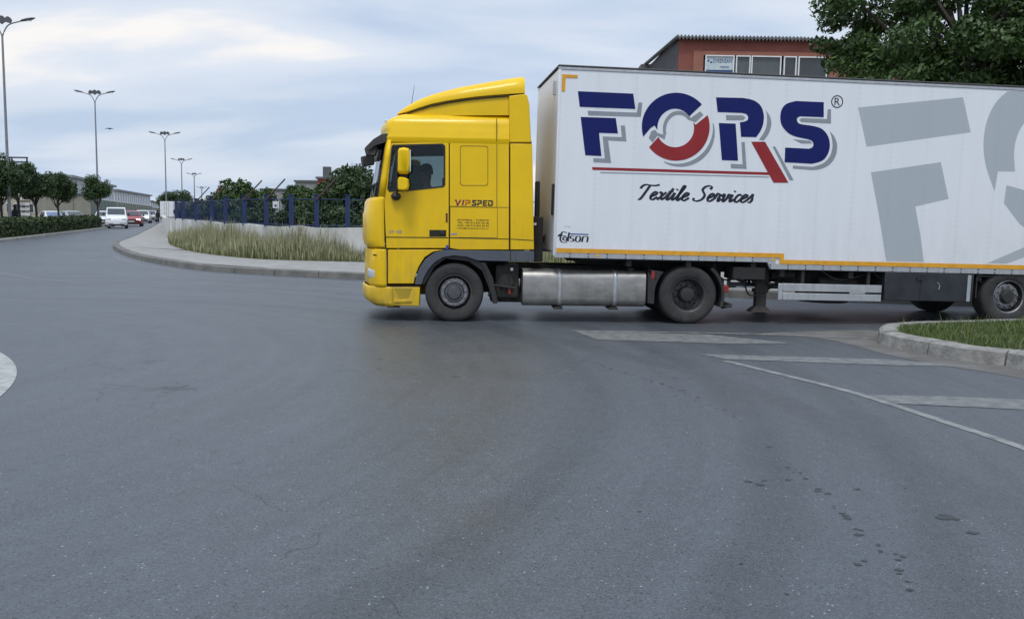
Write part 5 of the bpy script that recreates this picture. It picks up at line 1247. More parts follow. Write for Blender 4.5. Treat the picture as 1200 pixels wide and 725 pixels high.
# air and battery gear between cab and tank
a0 = XP(568, 318); a1 = XP(609, 318)
q = MB(); q.box(a0[0] + .18, a1[0], .16, .8, .38, .93); q.build('battery_box', 'chassis', tr, bevel=.03)
q = MB(); q.lathe_y([(0, .12), (.5, .12)], a1[0] - .22, .66, 20, .1); q.tube([(a1[0] - .05, .08, .55), (a1[0] - .4, .08, .60), (a1[0] - .5, .1, .42)], .02, 6); q.build('air_tank', 'chassis', tr, smooth=True)
c = XP(600, 316); q = MB(); q.lathe_y([(0, .03), (-.02, .025), (-.025, .001)], c[0], c[1], 12, .08); q.build('valve', 'strap', tr, smooth=True)
q = MB(); q.box(XP(596, 330)[0], XP(599, 330)[0], .1, .13, XP(598, 345)[1], XP(598, 323)[1]); q.build('warning_tag', 'lens_red', tr)
q = MB(); q.box(a0[0] + .1, a1[0] + .1, .3, 2.1, .30, .5); q.build('underbody', 'chassis', tr, bevel=.04)
# fuel tank: rounded square section with straps
t0, t1 = XP(612, 317, .05), XP(758, 318, .05); tb = XP(680, 359, .05)[1]; tt = XP(680, 317, .05)[1]
def tank_ring(x, g=0, y0=.02, y1=.68):
    r_ = .13; zc0, zc1 = tb + r_ - g, tt - r_ + g; pts = []
    for cy_, cz_, a0_ in ((y0 + r_ - g, zc0, math.pi), (y1 - r_ + g, zc0, 1.5 * math.pi), (y1 - r_ + g, zc1, 0), (y0 + r_ - g, zc1, .5 * math.pi)):
        for k in range(6):
            t = a0_ + math.pi / 2 * k / 5; pts.append((x, cy_ + r_ * math.cos(t), cz_ + r_ * math.sin(t)))
    return pts
q = MB(); q.rings([tank_ring(t0[0], -.03), tank_ring(t0[0] + .015, 0), tank_ring(t1[0] - .015, 0), tank_ring(t1[0], -.03)]); tk = q.build('fuel_tank', 'tank', tr, smooth=True)
for px in (656.5, 721.5):
    xs_ = XP(px, 330)[0]; q = MB(); q.rings([tank_ring(xs_ - .032, .008), tank_ring(xs_ + .032, .008)], cap=False); o = q.build('strap', 'strap', tk, smooth=True); o.modifiers.new('s', 'SOLIDIFY').thickness = .006
    q = MB(); q.box(xs_ - .09, xs_ + .06, .06, .5, tb - .05, tb - .012); q.build('bracket', 'chassis', tk, bevel=.01)
xs_ = XP(743, 318)[0]; q = MB(); q.lathe_z([(0, .075), (.05, .075), (.06, .06), (.061, .001)], xs_, .28, 20, tt - .01); q.build('filler_cap', 'black', tk, smooth=True)
q = MB(); q.rings([tank_ring(t0[0] + .4, -.05, W - .68, W - .02), tank_ring(t1[0] - .1, -.05, W - .68, W - .02)]); q.build('fuel_tank', 'tank', tr, smooth=True)
# drive mudguards
for y0 in (.0, W - .62):
    q = MB(); n = 9
    g1 = [(xd + .57 * math.cos(t), .475 + .57 * math.sin(t)) for t in [R(180 - 42 * k / n) for k in range(n + 1)]]; g1 = [(g1[0][0], .32)] + g1
    q.prism_y(g1 + [(XP(765, 316)[0] - .1, .475 + .42), (XP(759, 316)[0], .93), (XP(759, 350)[0], .34)], y0, y0 + .6)
    q.build('rear_mudguard', 'black', tr, bevel=.012)
    q = MB(); g2 = [(xd + .55 * math.cos(t), .475 + .55 * math.sin(t)) for t in [R(50 - 70 * k / n) for k in range(n + 1)]]; g3 = [(xd + .60 * math.cos(t), .475 + .60 * math.sin(t)) for t in [R(-20 + 70 * k / n) for k in range(n + 1)]]
    q.prism_y(g2 + [(xd + .72, .28), (xd + .74, .34)] + g3, y0, y0 + .6); q.build('rear_mudguard', 'black', tr, bevel=.006)
c = XP(765.5, 322); q = MB(); q.box(c[0] - .03, c[0] + .02, -.006, .0, c[1] - .06, c[1] + .06); q.build('side_reflector', 'lens_red', tr)
c = XP(851, 339); q = MB(); q.box(c[0] - .04, c[0] + .05, .02, .35, c[1] - .05, c[1] + .06); q.build('tail_light', 'lens_red', tr, bevel=.01)
q = MB(); q.box(xd + .62, xd + .68, .35, W - .35, .55, .72); q.build('rear_crossmember', 'chassis', tr)
# coupling plate, hoses, deck
q = MB(); q.prism_y([(xd - .45, .90), (xd + .4, .90), (xd + .5, .98), (xd - .4, 1.0)], .85, 1.63); q.build('coupling_plate', 'chassis', tr, bevel=.02)
q = MB(); hx = XP(626, 300)[0]
for k, yy in enumerate((.9, 1.05, 1.3)):
    pts = [(hx - .05, yy, 1.5 + .1 * k), (hx + .05, yy + .02, 1.25), (hx + .12, yy, 1.0 + .05 * k), (hx + .2, yy, 1.25), (hx + .3, yy, 1.55)]; q.tube(catmull(pts, 5), .017, 6)
q.build('air_hoses', 'chassis', tr, smooth=True)
q = MB(); q.box(hx + .0, hx + .16, .25, 1.2, .98, 1.72); q.box(hx + .02, hx + .1, .3, .42, 1.7, 2.3); q.build('cab_rear_equipment', 'chassis', tr, bevel=.02)  # plain dark box standing in for the black equipment behind the cab
c = XP(627.5, 262.5); q = MB(); q.box(hx - .03, hx + .03, .05, .09, c[1] - .02, c[1] + .02); q.build('handle', 'strap', tr)

# ---- driver at the wheel, sitting in the cab
hp = Z1(216, 286, .62); HZ = hp[1]
pel = TM @ Vector((hp[0] + .03, .62, HZ - .80))
J = dict(pelvis=(0, 0, 0), waist=(0, .0, .16), chest=(0, -.03, .42), neck=(0, -.05, .59), head0=(0, -.075, .67), head1=(0, -.08, .79), head2=(0, -.06, .86), chin=(0, -.13, .675), nose=(0, -.182, .752), brow=(0, -.125, .83), lip=(0, -.14, .715),
         shl=(-.19, -.03, .50), ell=(-.27, -.17, .26), wrl=(-.20, -.42, .34), hal=(-.19, -.49, .37), shr=(.19, -.03, .50), elr=(.27, -.17, .26), wrr=(.20, -.42, .34), har=(.19, -.49, .37),
         hil=(-.1, -.03, -.0), knl=(-.14, -.48, .05), anl=(-.14, -.58, -.36), tol=(-.14, -.75, -.42), hir=(.1, -.03, .0), knr=(.14, -.48, .05), anr=(.14, -.55, -.36), tor=(.14, -.72, -.42))
E_ = [('pelvis', 'waist'), ('waist', 'chest'), ('chest', 'neck'), ('neck', 'head0'), ('head0', 'head1'), ('head1', 'head2'), ('head0', 'chin'), ('head1', 'nose'), ('head2', 'brow'), ('head0', 'lip')] + [('chest', 'shl'), ('shl', 'ell'), ('ell', 'wrl'), ('wrl', 'hal'), ('chest', 'shr'), ('shr', 'elr'), ('elr', 'wrr'), ('wrr', 'har'), ('pelvis', 'hil'), ('hil', 'knl'), ('knl', 'anl'), ('anl', 'tol'), ('pelvis', 'hir'), ('hir', 'knr'), ('knr', 'anr'), ('anr', 'tor')]
rad = dict(pelvis=.15, waist=.15, chest=(.17, .13), neck=.052, head0=.088, head1=(.105, .115), head2=(.098, .11), chin=.045, nose=.013, brow=.052, lip=.048, shl=.075, ell=.052, wrl=.034, hal=(.042, .022), shr=.075, elr=.052, wrr=.034, har=(.042, .022), hil=.1, knl=.07, anl=.045, tol=.04, hir=.1, knr=.07, anr=.045, tor=.04)
for sd, sx in (('l', -1), ('r', 1)):
    for fi in range(4):
        bx0 = -.19 * -sx * 1; hx_ = J['ha' + sd]
        p0 = (hx_[0] + (fi - 1.5) * .019, hx_[1] - .035, hx_[2] + .01); p1 = (p0[0], p0[1] - .035, p0[2] + .005); p2 = (p0[0], p0[1] - .05, p0[2] - .028 - .003 * (fi % 2))
        for nm, pp, prv in (('a', p0, 'ha' + sd), ('b', p1, None), ('c', p2, None)):
            key = f'f{sd}{fi}{nm}'; J[key] = pp; rad[key] = .0095; E_.append((prv or f'f{sd}{fi}{"a" if nm == "b" else "b"}', key))
    hx_ = J['ha' + sd]; J['th' + sd] = (hx_[0] - sx * .045, hx_[1] - .02, hx_[2] - .0); rad['th' + sd] = .011; E_.append(('ha' + sd, 'th' + sd)); J['tt' + sd] = (hx_[0] - sx * .05, hx_[1] - .05, hx_[2] - .015); rad['tt' + sd] = .009; E_.append(('th' + sd, 'tt' + sd))
def dparts(o):
    q = MB(); rs = [[(rr * math.cos(t), -.045 + oy + rr * 1.1 * math.sin(t), zz) for t in [2 * math.pi * j / 14 for j in range(14)]] for zz, rr, oy in ((.775, .082, .004), (.82, .092, -.012), (.87, .096, -.022), (.91, .084, -.024), (.94, .055, -.024), (.952, .01, -.024))]
    q.rings(rs); q.build('hair', 'hair', o, smooth=True)
    q = MB(); rs = [[(rx * math.cos(t), -.02 + ry * math.sin(t), zz) for t in [2 * math.pi * j / 16 for j in range(16)]] for zz, rx, ry in ((-.1, .2, .18), (.1, .19, .17), (.3, .20, .165), (.45, .24, .15), (.54, .16, .11), (.565, .09, .085))]
    q.rings(rs)
    for sx in (-1, 1): q.tube([(sx * .17, -.03, .5), (sx * .235, -.1, .37), (sx * .268, -.16, .28)], [.09, .075, .065], 10)
    q.build('shirt', 'redcloth', o, smooth=True)
    q = MB()
    for sx in (-1, 1): q.lathe_y([(-.172, .004), (-.168, .009), (-.155, .010)], sx * .034, .80, 8, 0)
    q.build('eyes', 'gap', o, smooth=True)
    q = MB()
    for sx in (-1, 1): q.tube([(sx * .098, -.05, .765), (sx * .108, -.035, .785), (sx * .10, -.045, .81)], [.012, .016, .01], 6)
    q.build('ears', 'skin', o, smooth=True)
    q = MB(); q.tube([(-.025, -.158, .718), (0, -.165, .716), (.025, -.158, .718)], [.004, .007, .004], 6); q.build('mouth', mat('lips', (.25, .08, .07), .6), o)
person('driver', pel, -math.pi / 2 + TY, J, E_, rad, 'skin', dparts, 'driver in a brick red top seated behind the side window of the yellow cab')
bpy.data.objects['driver'].name = 'person'
sx0 = hp[0] + .03
q = MB(); n = 24; wc = Vector((sx0 - .56, .62, HZ - .80 + .37)); ax1 = Vector((0, 1, 0)); ax2 = Vector((.5, 0, .86)).normalized()
q.tube([wc + ax1 * .22 * math.cos(2 * math.pi * k / n) + ax2 * .22 * math.sin(2 * math.pi * k / n) for k in range(n + 1)], .014, 8)
for t in (0, 2.1, 4.2): q.tube([wc, wc + ax1 * .22 * math.cos(t) + ax2 * .22 * math.sin(t)], .012, 6)
q.tube([wc, wc + Vector((-.3, 0, -.35))], .03, 8); q.build('steering_wheel', 'black', tr, smooth=True)
for yc_ in (.62, W - .62):
    q = MB(); zb_ = HZ - .80 - .14; q.box(sx0 - .25, sx0 + .22, yc_ - .25, yc_ + .25, zb_ - .12, zb_); q.box(sx0 + .18, sx0 + .32, yc_ - .25, yc_ + .25, zb_, zb_ + .62); q.box(sx0 + .2, sx0 + .3, yc_ - .14, yc_ + .14, zb_ + .66, zb_ + .85); q.box(sx0 - .15, sx0 + .15, yc_ - .15, yc_ + .15, zf, zb_ - .12); q.build('seat', 'seat', tr, bevel=.04)
# high visibility vest hung inside by the far window
a = Z1(186, 262, 1.2); q = MB(); q.rings([[(a[0] - .14, 1.6, a[1]), (a[0] + .1, 1.6, a[1]), (a[0] + .1, 1.64, a[1]), (a[0] - .14, 1.64, a[1])], [(a[0] - .18, 1.56, a[1] - .42), (a[0] + .14, 1.57, a[1] - .4), (a[0] + .14, 1.62, a[1] - .4), (a[0] - .18, 1.62, a[1] - .42)]])
q.build('hanging_vest', mat('vest_green', (.12, .3, .12), .8), tr, bevel=.01)

# ================================================================== TRAILER
rp = Vector((0.655, 14.41, 0)); RY = R(6.2); RP = .0115
rt = empty('box_trailer', rp, (0, RP, RY)); tag(rt, 'long white box semi-trailer with large navy and red lettering, coupled behind the yellow cab', 'trailer')
RM = Matrix.Translation(rp) @ Matrix.Rotation(RY, 4, 'Z') @ Matrix.Rotation(RP, 4, 'Y')
rl = local_plane(RM)
def TP(pts, d=0.0): return [rl(a, b, d) for a, b in pts]
LT, WT = 13.6, 2.5
zt_ = .5 * (rl(654.5, 76.5)[1] + rl(1200, 100)[1]); zb1 = .5 * (rl(647, 301)[1] + rl(905, 308)[1]); zb2 = .5 * (rl(917, 315.5)[1] + rl(1200, 322)[1]); xst = rl(908, 311)[0]
print('TRAILER z', rl(654.5, 76.5), rl(1200, 100), rl(647, 301), rl(905, 308), rl(917, 315.5), rl(1200, 322), xst)
print('CAB', Z1(475, 22), Z1(42, 450), Z1(505, 500), xd, 'tank', tb, tt, 'drive c', XP(806, 348))
x00 = 0.0
q = MB(); q.prism_y([(x00, zb1 + .09), (xst, zb1 + .09), (xst, zb2 + .09), (LT, zb2 + .09), (LT, zt_ - .05), (x00, zt_ - .05)], .012, WT - .012); body = q.build('body', 'trailer', rt)
q = MB(); q.box(-.012, -.002, .07, WT - .07, zb1 + .1, zt_ - .06); q.build('front_wall', 'trailer_front', rt)
# corner posts with rounded edge, top rails, bottom rails
def post(x, y0, y1, name='corner_post', mm='trailer'):
    q = MB(); q.box(x - .02, x + .022, y0, y1, zb1 + .02, zt_ - .01); return q.build(name, mm, rt, bevel=.018, seg=3)
post(0, .0, .09); post(0, WT - .09, WT); post(LT - .06, .0, .09); post(LT - .06, WT - .09, WT)
q = MB(); q.box(-.02, LT + .02, .0, .06, zt_ - .075, zt_ - .03); q.box(-.02, LT + .02, WT - .06, WT, zt_ - .075, zt_ - .03); q.build('top_rail', 'alu', rt, bevel=.006)
q = MB(); q.box(-.03, LT + .02, -.008, WT + .008, zt_ - .028, zt_); q.build('roof', mat('dark_roof_edge', (.07, .07, .068), .6, .2), rt, bevel=.008)
for y0, y1 in ((-.004, .05), (WT - .05, WT + .004)):
    q = MB(); q.prism_y([(.0, zb1), (xst - .13, zb1), (xst - .08, zb2), (LT, zb2), (LT, zb2 + .088), (xst + .01, zb2 + .088), (xst + .01, zb1 + .088), (0, zb1 + .088)], y0, y1); br = q.build('bottom_rail', 'alu', rt, bevel=.003)
    q = MB()
    xx = .25; sgn = -1 if y0 < 0 else 1; yf = y0 if sgn < 0 else y1
    while xx < LT - .1:
        zb_ = zb1 if xx < xst - .15 else zb2
        q.box(xx - .008, xx + .008, min(yf, yf + sgn * .008), max(yf, yf + sgn * .008), zb_ + .012, zb_ + .03); q.box(xx - .009, xx + .009, min(yf, yf + sgn * .008), max(yf, yf + sgn * .008), zb_ + .06, zb_ + .078)
        xx += .305
    q.build('rail_bolts', 'gap', br)
# amber conspicuity tape
sb1 = .5 * (rl(657, 295.5)[1] + rl(905, 302)[1]); st1 = sb1 + .07
sb2 = .5 * (rl(925, 309.5)[1] + rl(1200, 315.5)[1]); st2 = sb2 + .07
xt0 = rl(652, 292)[0]; xt1 = rl(918.5, 300)[0]
q = MB(); q.prism_y([(xt0, sb1), (xt1 - .065, sb1), (xt1 - .065, sb2), (LT, sb2), (LT, st2), (xt1, st2), (xt1, st1), (xt0, st1)], -.010, -.005); q.build('amber_tape', 'orange', rt)
q = MB(); q.prism_y(TP([(659, 87), (677, 88), (677, 91.5), (662.8, 91), (662.3, 107), (658.3, 107)]), .004, .0115); q.build('amber_corner_tape', 'orange', rt)

def z6(p): return (620 + p[0] / 2.79, 60 + p[1] / 2.79)
def z7(p): return (900 + p[0] / 2.79, 60 + p[1] / 2.79)
def decal(pts, m, name, layer, zf_=z6, curve=None):
    P_ = [rl(*zf_(p)) for p in pts]; y = .012 - .0012 * layer
    q = MB(); q.prism_y(P_, y, .0119 - .0012 * (layer - 1)) if False else q.prism_y(P_, y, y + .0008)
    return q.build(name, m, rt)
def arc(cx_, cy_, rx, ry, a0, a1, n=14):       # zoom coordinates, y down, degrees
    return [(cx_ + rx * math.cos(R(a0 + (a1 - a0) * k / n)), cy_ + ry * math.sin(R(a0 + (a1 - a0) * k / n))) for k in range(n + 1)]
# F
decal([(160, 131), (341, 139), (348, 189), (166, 182)], 'blue', 'letter', 4)
decal([(169, 215), (284, 219), (291, 269), (229, 267), (237, 343), (184, 340)], 'blue', 'letter', 4)
decal([(192, 195), (353, 201), (358, 168), (371, 168), (366, 215), (194, 210)], 'pgrey', 'letter_shadow', 2)
decal([(300, 243), (314, 243), (319, 295), (259, 292), (269, 366), (211, 363), (210, 350), (248, 351), (241, 279), (304, 281)], 'pgrey', 'letter_shadow', 2)
# O : navy upper arc, red lower arc, grey drop shadow
def C2(pts, n=5): return [(v.x, v.y) for v in catmull([(a, b, 0) for a, b in pts], n)]
decal(arc(481, 247, 112, 111, 163, 319, 30) + arc(478, 251, 58, 63, 323, 174, 24) + [(411, 243), (398, 251)], 'blue', 'letter', 4)
decal(arc(481, 247, 110, 111, 340, 503, 32) + arc(478, 251, 62, 63, 512, 343, 26) + [(545, 241)], 'red', 'letter', 4)
decal(arc(496, 266, 112, 112, -13, 116, 26) + arc(484, 250, 118, 118, 112, -8, 26), 'pgrey', 'letter_shadow', 2)
decal(arc(489, 256, 51, 61, 165, 322, 20) + [(560, 197), (571, 208), (545, 233), (527, 226)] + arc(490, 259, 42, 51, 318, 165, 20), 'pgrey', 'letter_shadow', 2)
decal([(392, 284), (400, 262), (412, 257), (421, 268), (447, 274), (444, 288), (420, 276), (404, 298)], 'pgrey', 'letter_shadow', 3)
# R
decal([(612, 151)] + C2([(700, 153), (735, 161), (758, 179), (768, 208), (766, 238), (757, 261), (743, 281)]) + [(694, 280), (690, 233)] + C2([(702, 231), (714, 226), (717, 216), (711, 206), (696, 202)]) + [(617, 199)], 'blue', 'letter', 4)
decal([(621, 235), (676, 237), (684, 358), (631, 356)], 'blue', 'letter', 4)
decal([(644, 209), (698, 210), (709, 217), (700, 226), (646, 226)], 'pgrey', 'letter_shadow', 2)
decal(C2([(774, 193), (788, 212), (793, 238), (785, 268), (768, 292)]) + [(752, 290)] + C2([(765, 272), (775, 252), (779, 228), (778, 205)]), 'pgrey', 'letter_shadow', 2)
decal([(695, 297), (706, 297), (712, 385), (661, 383), (660, 368), (699, 370)], 'pgrey', 'letter_shadow', 2)
leg = [(727, 296), (772, 296), (849, 430), (800, 430)]
decal(leg, 'red', 'letter', 4)
decal([(797, 312), (806, 312), (866, 422), (853, 422)], 'pgrey', 'letter_shadow', 2)
# S
sb_ = [(183, 167), (183, 216)] + C2([(106, 213), (97, 218), (96, 228), (106, 238), (150, 245), (178, 255), (197, 278), (203, 308), (196, 337), (178, 358), (145, 368)]) + [(55, 363), (57, 315)] + C2([(134, 319), (146, 314), (149, 302), (138, 290), (88, 278), (62, 263), (45, 240), (41, 215), (46, 190), (62, 172), (92, 163)])
decal(sb_, 'blue', 'letter', 4, z7)
decal([(196, 190), (207, 190), (207, 237), (110, 232), (103, 224), (112, 219), (194, 222)], 'pgrey', 'letter_shadow', 2, z7)
decal([(82, 288), (138, 293), (146, 302), (110, 302)], 'pgrey', 'letter_shadow', 2, z7)
decal(C2([(203, 262), (218, 280), (227, 308), (222, 342), (205, 368), (178, 384), (148, 389)]) + [(82, 384), (82, 374)] + C2([(148, 378), (182, 366), (204, 342), (212, 310), (209, 280)]), 'pgrey', 'letter_shadow', 2, z7)
# rules under the word
decal([(206, 379), (782, 396), (796, 405), (208, 388)], 'red', 'rule', 3)
decal([(233, 395), (785, 410), (785, 413), (233, 398)], 'pgrey', 'rule', 3)
# registered mark
c0 = rl(*z7((227, 165))); q = MB(); n = 32; rO, rI = .102, .086
q.add([(c0[0] + r_ * math.cos(2 * math.pi * k / n), .008, c0[1] + r_ * math.sin(2 * math.pi * k / n)) for r_ in (rO, rI) for k in range(n)], [(k, (k + 1) % n, n + (k + 1) % n, n + k) for k in range(n)])
vs_, fs_ = text_mesh('R', 1, False); xs = [v[0] for v in vs_]; ys = [v[1] for v in vs_]
q.add([(c0[0] - .045 + (v[0] - min(xs)) / (max(xs) - min(xs)) * .095, .008, c0[1] - .058 + (v[1] - min(ys)) / (max(ys) - min(ys)) * .116) for v in vs_], fs_)
q.build('registered_mark', 'ink', rt, fix=False)
# brush script line
GL = {
 'T': ([[(-.25, 1.35), (-.12, 1.7), (.2, 1.85), (.7, 1.78), (1.2, 1.78), (1.55, 1.9)], [(.62, 1.78), (.45, 1.1), (.28, .4), (.12, .02), (-.08, .0)]], 1.0),
 'e': ([[(-.05, .35), (.25, .5), (.5, .72), (.48, .95), (.28, .98), (.08, .7), (.03, .35), (.15, .05), (.38, .03), (.72, .38)]], .66),
 'x': ([[(.0, .85), (.15, .98), (.28, .8), (.35, .4), (.48, .05), (.78, .35)], [(.7, .98), (.4, .55), (.02, .0)]], .74),
 't': ([[(-.05, .35), (.2, .9), (.42, 1.5)], [(.42, 1.5), (.25, .8), (.14, .25), (.25, .02), (.55, .38)], [(.02, 1.02), (.55, 1.1)]], .5),
 'i': ([[(-.05, .35), (.15, .95)], [(.17, .95), (.08, .35), (.16, .03), (.48, .38)], [(.22, 1.28), (.28, 1.42)]], .42),
 'l': ([[(-.05, .35), (.25, 1.1), (.42, 1.75), (.3, 1.85), (.2, 1.5), (.1, .6), (.12, .08), (.25, .02), (.5, .38)]], .45),
 'S': ([[(1.05, 1.5), (1.12, 1.78), (.85, 1.95), (.45, 1.82), (.28, 1.45), (.5, 1.1), (.72, .75), (.62, .25), (.2, .0), (-.2, .08), (-.3, .38)]], 1.05),
 'r': ([[(-.05, .35), (.12, 1.1)], [(.12, 1.1), (.2, .92), (.45, .9), (.36, .4), (.42, .03), (.68, .38)]], .62),
 'v': ([[(-.05, .6), (.05, .95), (.16, .85), (.15, .3), (.25, .02), (.48, .35), (.58, .95), (.8, .8)]], .72),
 'c': ([[(.55, .8), (.42, .98), (.2, .85), (.05, .4), (.15, .05), (.38, .03), (.65, .38)]], .58),
 's': ([[(-.05, .35), (.18, .8), (.3, 1.1)], [(.3, 1.1), (.32, .75), (.42, .35), (.28, .02), (.02, .08)]], .5)}
pen_x = 0; ST = []
for ch in 'Textile Services':
    if ch == ' ': pen_x += .75; continue
    g, adv = GL[ch]
    for st in g: ST.append([(pen_x + a + .30 * b, b) for a, b in st])
    pen_x += adv + .10
V_, F_, S_ = pen_strokes(ST, .15, .29)
mnx = min(v.x for v in V_); mxx = max(v.x for v in V_)
pa, pb = rl(747.5, 233.5), rl(884, 238); sxx = (pb[0] - pa[0]) / (mxx - mnx); szz = .128
q = MB(); q.add([(pa[0] + (v.x - mnx) * sxx, .0108 - .00004 * s_, pa[1] + v.y * szz) for v, s_ in zip(V_, S_)], F_); q.build('slogan_lettering', 'ink', rt, fix=False)
# maker's logo lower front corner
la, lb = rl(654, 283.5), rl(689.5, 284.5); lw = lb[0] - la[0]; lh = rl(654, 272)[1] - la[1]
def LP(a, b): return (la[0] + a * lw, la[1] + b * lh)
def lpoly(P_, m, nm, y=.0095): q = MB(); q.add([(LP(a, b)[0], y, LP(a, b)[1]) for a, b in P_], [list(range(len(P_)))]); return q.build(nm, m, rt, fix=False)
MT['logoblue'] = mat('mid_blue_print', (.03, .07, .3), .45)
lpoly([(.36, .78), (1.0, .78), (1.0, .9), (.39, .9)], 'logoblue', 'logo_bar')
V2, F2, S2 = pen_strokes([[(.0, .55), (.06, .78), (.14, .8)], [(.02, .62), (.26, .64)], [(.12, .98), (.07, .35), (.12, .02), (.22, -.03), (.3, .02)], [(.10, 1.0), (.2, 1.04), (.27, .95)], [(.27, .22), (.2, .18), (.16, .32), (.2, .5), (.27, .5), (.29, .3), (.28, .1)], [(.36, 1.0), (.33, .4), (.335, .1)],
    [(.53, .62), (.42, .62), (.41, .4), (.5, .35), (.5, .12), (.39, .1)], [(.60, .62), (.58, .3), (.6, .1), (.7, .1), (.735, .4), (.71, .62), (.60, .62)], [(.79, .05), (.82, .62)], [(.82, .6), (.95, .62), (.98, .5), (.96, .05)]], .055, .075, 0, 4)
q = MB(); q.add([(la[0] + v.x * lw, .0105 - .00004 * s_, la[1] + v.y * lh) for v, s_ in zip(V2, S2)], F2); q.build('maker_logo', 'ink', rt, fix=False)
put_text('RYE2', rl(662, 266.3)[0], rl(662, 266.3)[1], .1, .02, .0105, 'pgrey', 'small_lettering', rt)
# faded grey oversize letters further back
idf = lambda p: p
decal([(1006, 126), (1129, 114), (1138, 155), (1016, 172)], 'fgrey', 'faded_letter', 1, idf)
decal([(1021, 202), (1103, 190), (1112, 233), (1073, 242), (1079, 275), (1083, 307), (1039, 306), (1030, 250)], 'fgrey', 'faded_letter', 1, idf)
decal(C2([(1181, 107), (1167, 121), (1157, 142), (1153, 168), (1156, 195), (1166, 224)]) + [(1170, 201)] + C2([(1190, 201), (1189, 178), (1193, 158), (1203, 142), (1222, 128)]) + [(1250, 122), (1280, 130), (1300, 150), (1312, 180), (1335, 165), (1322, 130), (1295, 107)], 'fgrey', 'faded_letter', 1, idf)
decal([(1180, 217), (1202, 223), (1222, 240), (1250, 245), (1280, 230), (1295, 205), (1335, 195), (1325, 240), (1300, 272), (1260, 288), (1225, 285), (1195, 262), (1177, 238)], 'fgrey', 'faded_letter', 1, idf)
decal([(1157, 308.5), (1200, 290), (1330, 238), (1330, 252), (1215, 296), (1180, 309)], 'fgrey', 'faded_rule', 1, idf)
# light scuffs on the skin
c_ = rl(640 + 20, 264)
# front wall fittings
q = MB(); q.box(-.05, -.013, .35, .42, zt_ - .42, zt_ - .2); q.build('front_vent', 'alu', rt)
q = MB(); q.box(-.05, -.013, .1, .2, 1.75, 2.25); q.build('connector_box', 'black', rt, bevel=.01)
# rear doors
for k in range(2):
    q = MB(); q.box(LT + .003, LT + .035, .05 + k * 1.205, 1.245 + k * 1.205, zb2 + .1, zt_ - .08); d_ = q.build('rear_door', 'trailer_front', rt, bevel=.006)
    for yy in (.35, .85):
        q = MB(); q.tube([(LT + .055, .05 + k * 1.205 + yy, zb2 + .05), (LT + .055, .05 + k * 1.205 + yy, zt_ - .1)], .017, 8); q.build('lock_rod', 'alu', d_)

# running gear
q = MB()
for yy in (.68, 1.70):
    q.prism_y([(.4, zb1 - .02), (LT, zb2 - .02), (LT, .74), (7.4, .66), (xst + .7, .64), (xst - .1, .84), (.5, zb1 - .12)], yy, yy + .12)
q.box(.5, 2.6, .3, 2.2, zb1 - .05, zb1 - .005)
for xx in (1.2, 2.2, 3.3, 3.8, 5.0, 6.2, 7.3, 8.4, 9.7, 11, 12.5): q.box(xx, xx + .08, .05, WT - .05, (zb1 if xx < xst else zb2) - .12, (zb1 if xx < xst else zb2) - .01)
q.build('chassis_beams', 'chassis', rt)
q = MB(); q.box(3.0, 3.55, .04, .5, .78, .98); q.build('gooseneck_box', 'chassis', rt, bevel=.01)
# landing legs
for y0 in (.28, WT - .44):
    a = rl(886, 318, y0)[0]; b_ = rl(902, 318, y0)[0]; zl = rl(894, 365.5, y0)[1]
    q = MB(); q.box(a, b_, y0, y0 + .16, .55, zb1 - .02); q.box(a + .03, b_ - .03, y0 + .02, y0 + .14, zl + .05, .56); lg = q.build('landing_leg', 'chassis', rt, bevel=.008)
    q = MB(); q.rings([[(a - .06, y0 - .05, zl), (b_ + .06, y0 - .05, zl), (b_ + .06, y0 + .21, zl), (a - .06, y0 + .21, zl)], [(a - .05, y0 - .04, zl + .02), (b_ + .05, y0 - .04, zl + .02), (b_ + .05, y0 + .2, zl + .02), (a - .05, y0 + .2, zl + .02)], [(a + .02, y0 + .02, zl + .09), (b_ - .02, y0 + .02, zl + .09), (b_ - .02, y0 + .14, zl + .09), (a + .02, y0 + .14, zl + .09)]]); q.build('foot', 'chassis', lg)
    q = MB(); q.tube([(b_, y0 + .08, .6), (b_ + .55, y0 + .3, .86)], .025, 6); q.tube([(a, y0 + .08, .62), (a - .35, y0 + .3, .92)], .02, 6); q.tube(catmull([(a - .1, y0 - .02, .9), (a - .18, y0 - .02, .7), (a - .12, y0 - .02, .52), (a + .02, y0, .5)], 4), .014, 6); q.build('brace', 'chassis', lg)
q = MB(); q.tube([(a + .1, .4, .8), (a + .1, WT - .4, .8)], .025, 8); q.build('leg_shaft', 'chassis', rt)
q = MB()
for k in range(5):
    xa_ = 2.75 + k * .28; q.tube(catmull([(xa_, .3 + .1 * k, zb1 - .05), (xa_ + .1, .25, .80 - .03 * k), (xa_ + .3, .3, .76), (xa_ + .42, .45, .95)], 5), .014 + .004 * (k % 2), 6)
for k in range(4): q.tube(catmull([(xst + .9 + k * .9, .15, zb2 - .03), (xst + 1.2 + k * .9, .12, .80 - .02 * k), (xst + 1.7 + k * .9, .15, zb2 - .05)], 5), .012, 6)
q.build('cables', 'black', rt, smooth=True)
q = MB(); q.tube([(4.6, .35, .72), (5.25, .35, .72)], .11, 14); q.build('air_reservoir', 'chassis', rt, smooth=True); q = MB(); q.tube([(3.75, .3, .86), (4.15, .3, .86)], .07, 12); q.build('air_reservoir', 'chassis', rt, smooth=True)
for xx_ in (rl(905, 321)[0], rl(700, 306)[0]): q = MB(); q.box(xx_ - .04, xx_ + .04, -.0075, -.0045, zb1 + .03, zb1 + .055); q.build('side_marker_light', 'orange', rt)
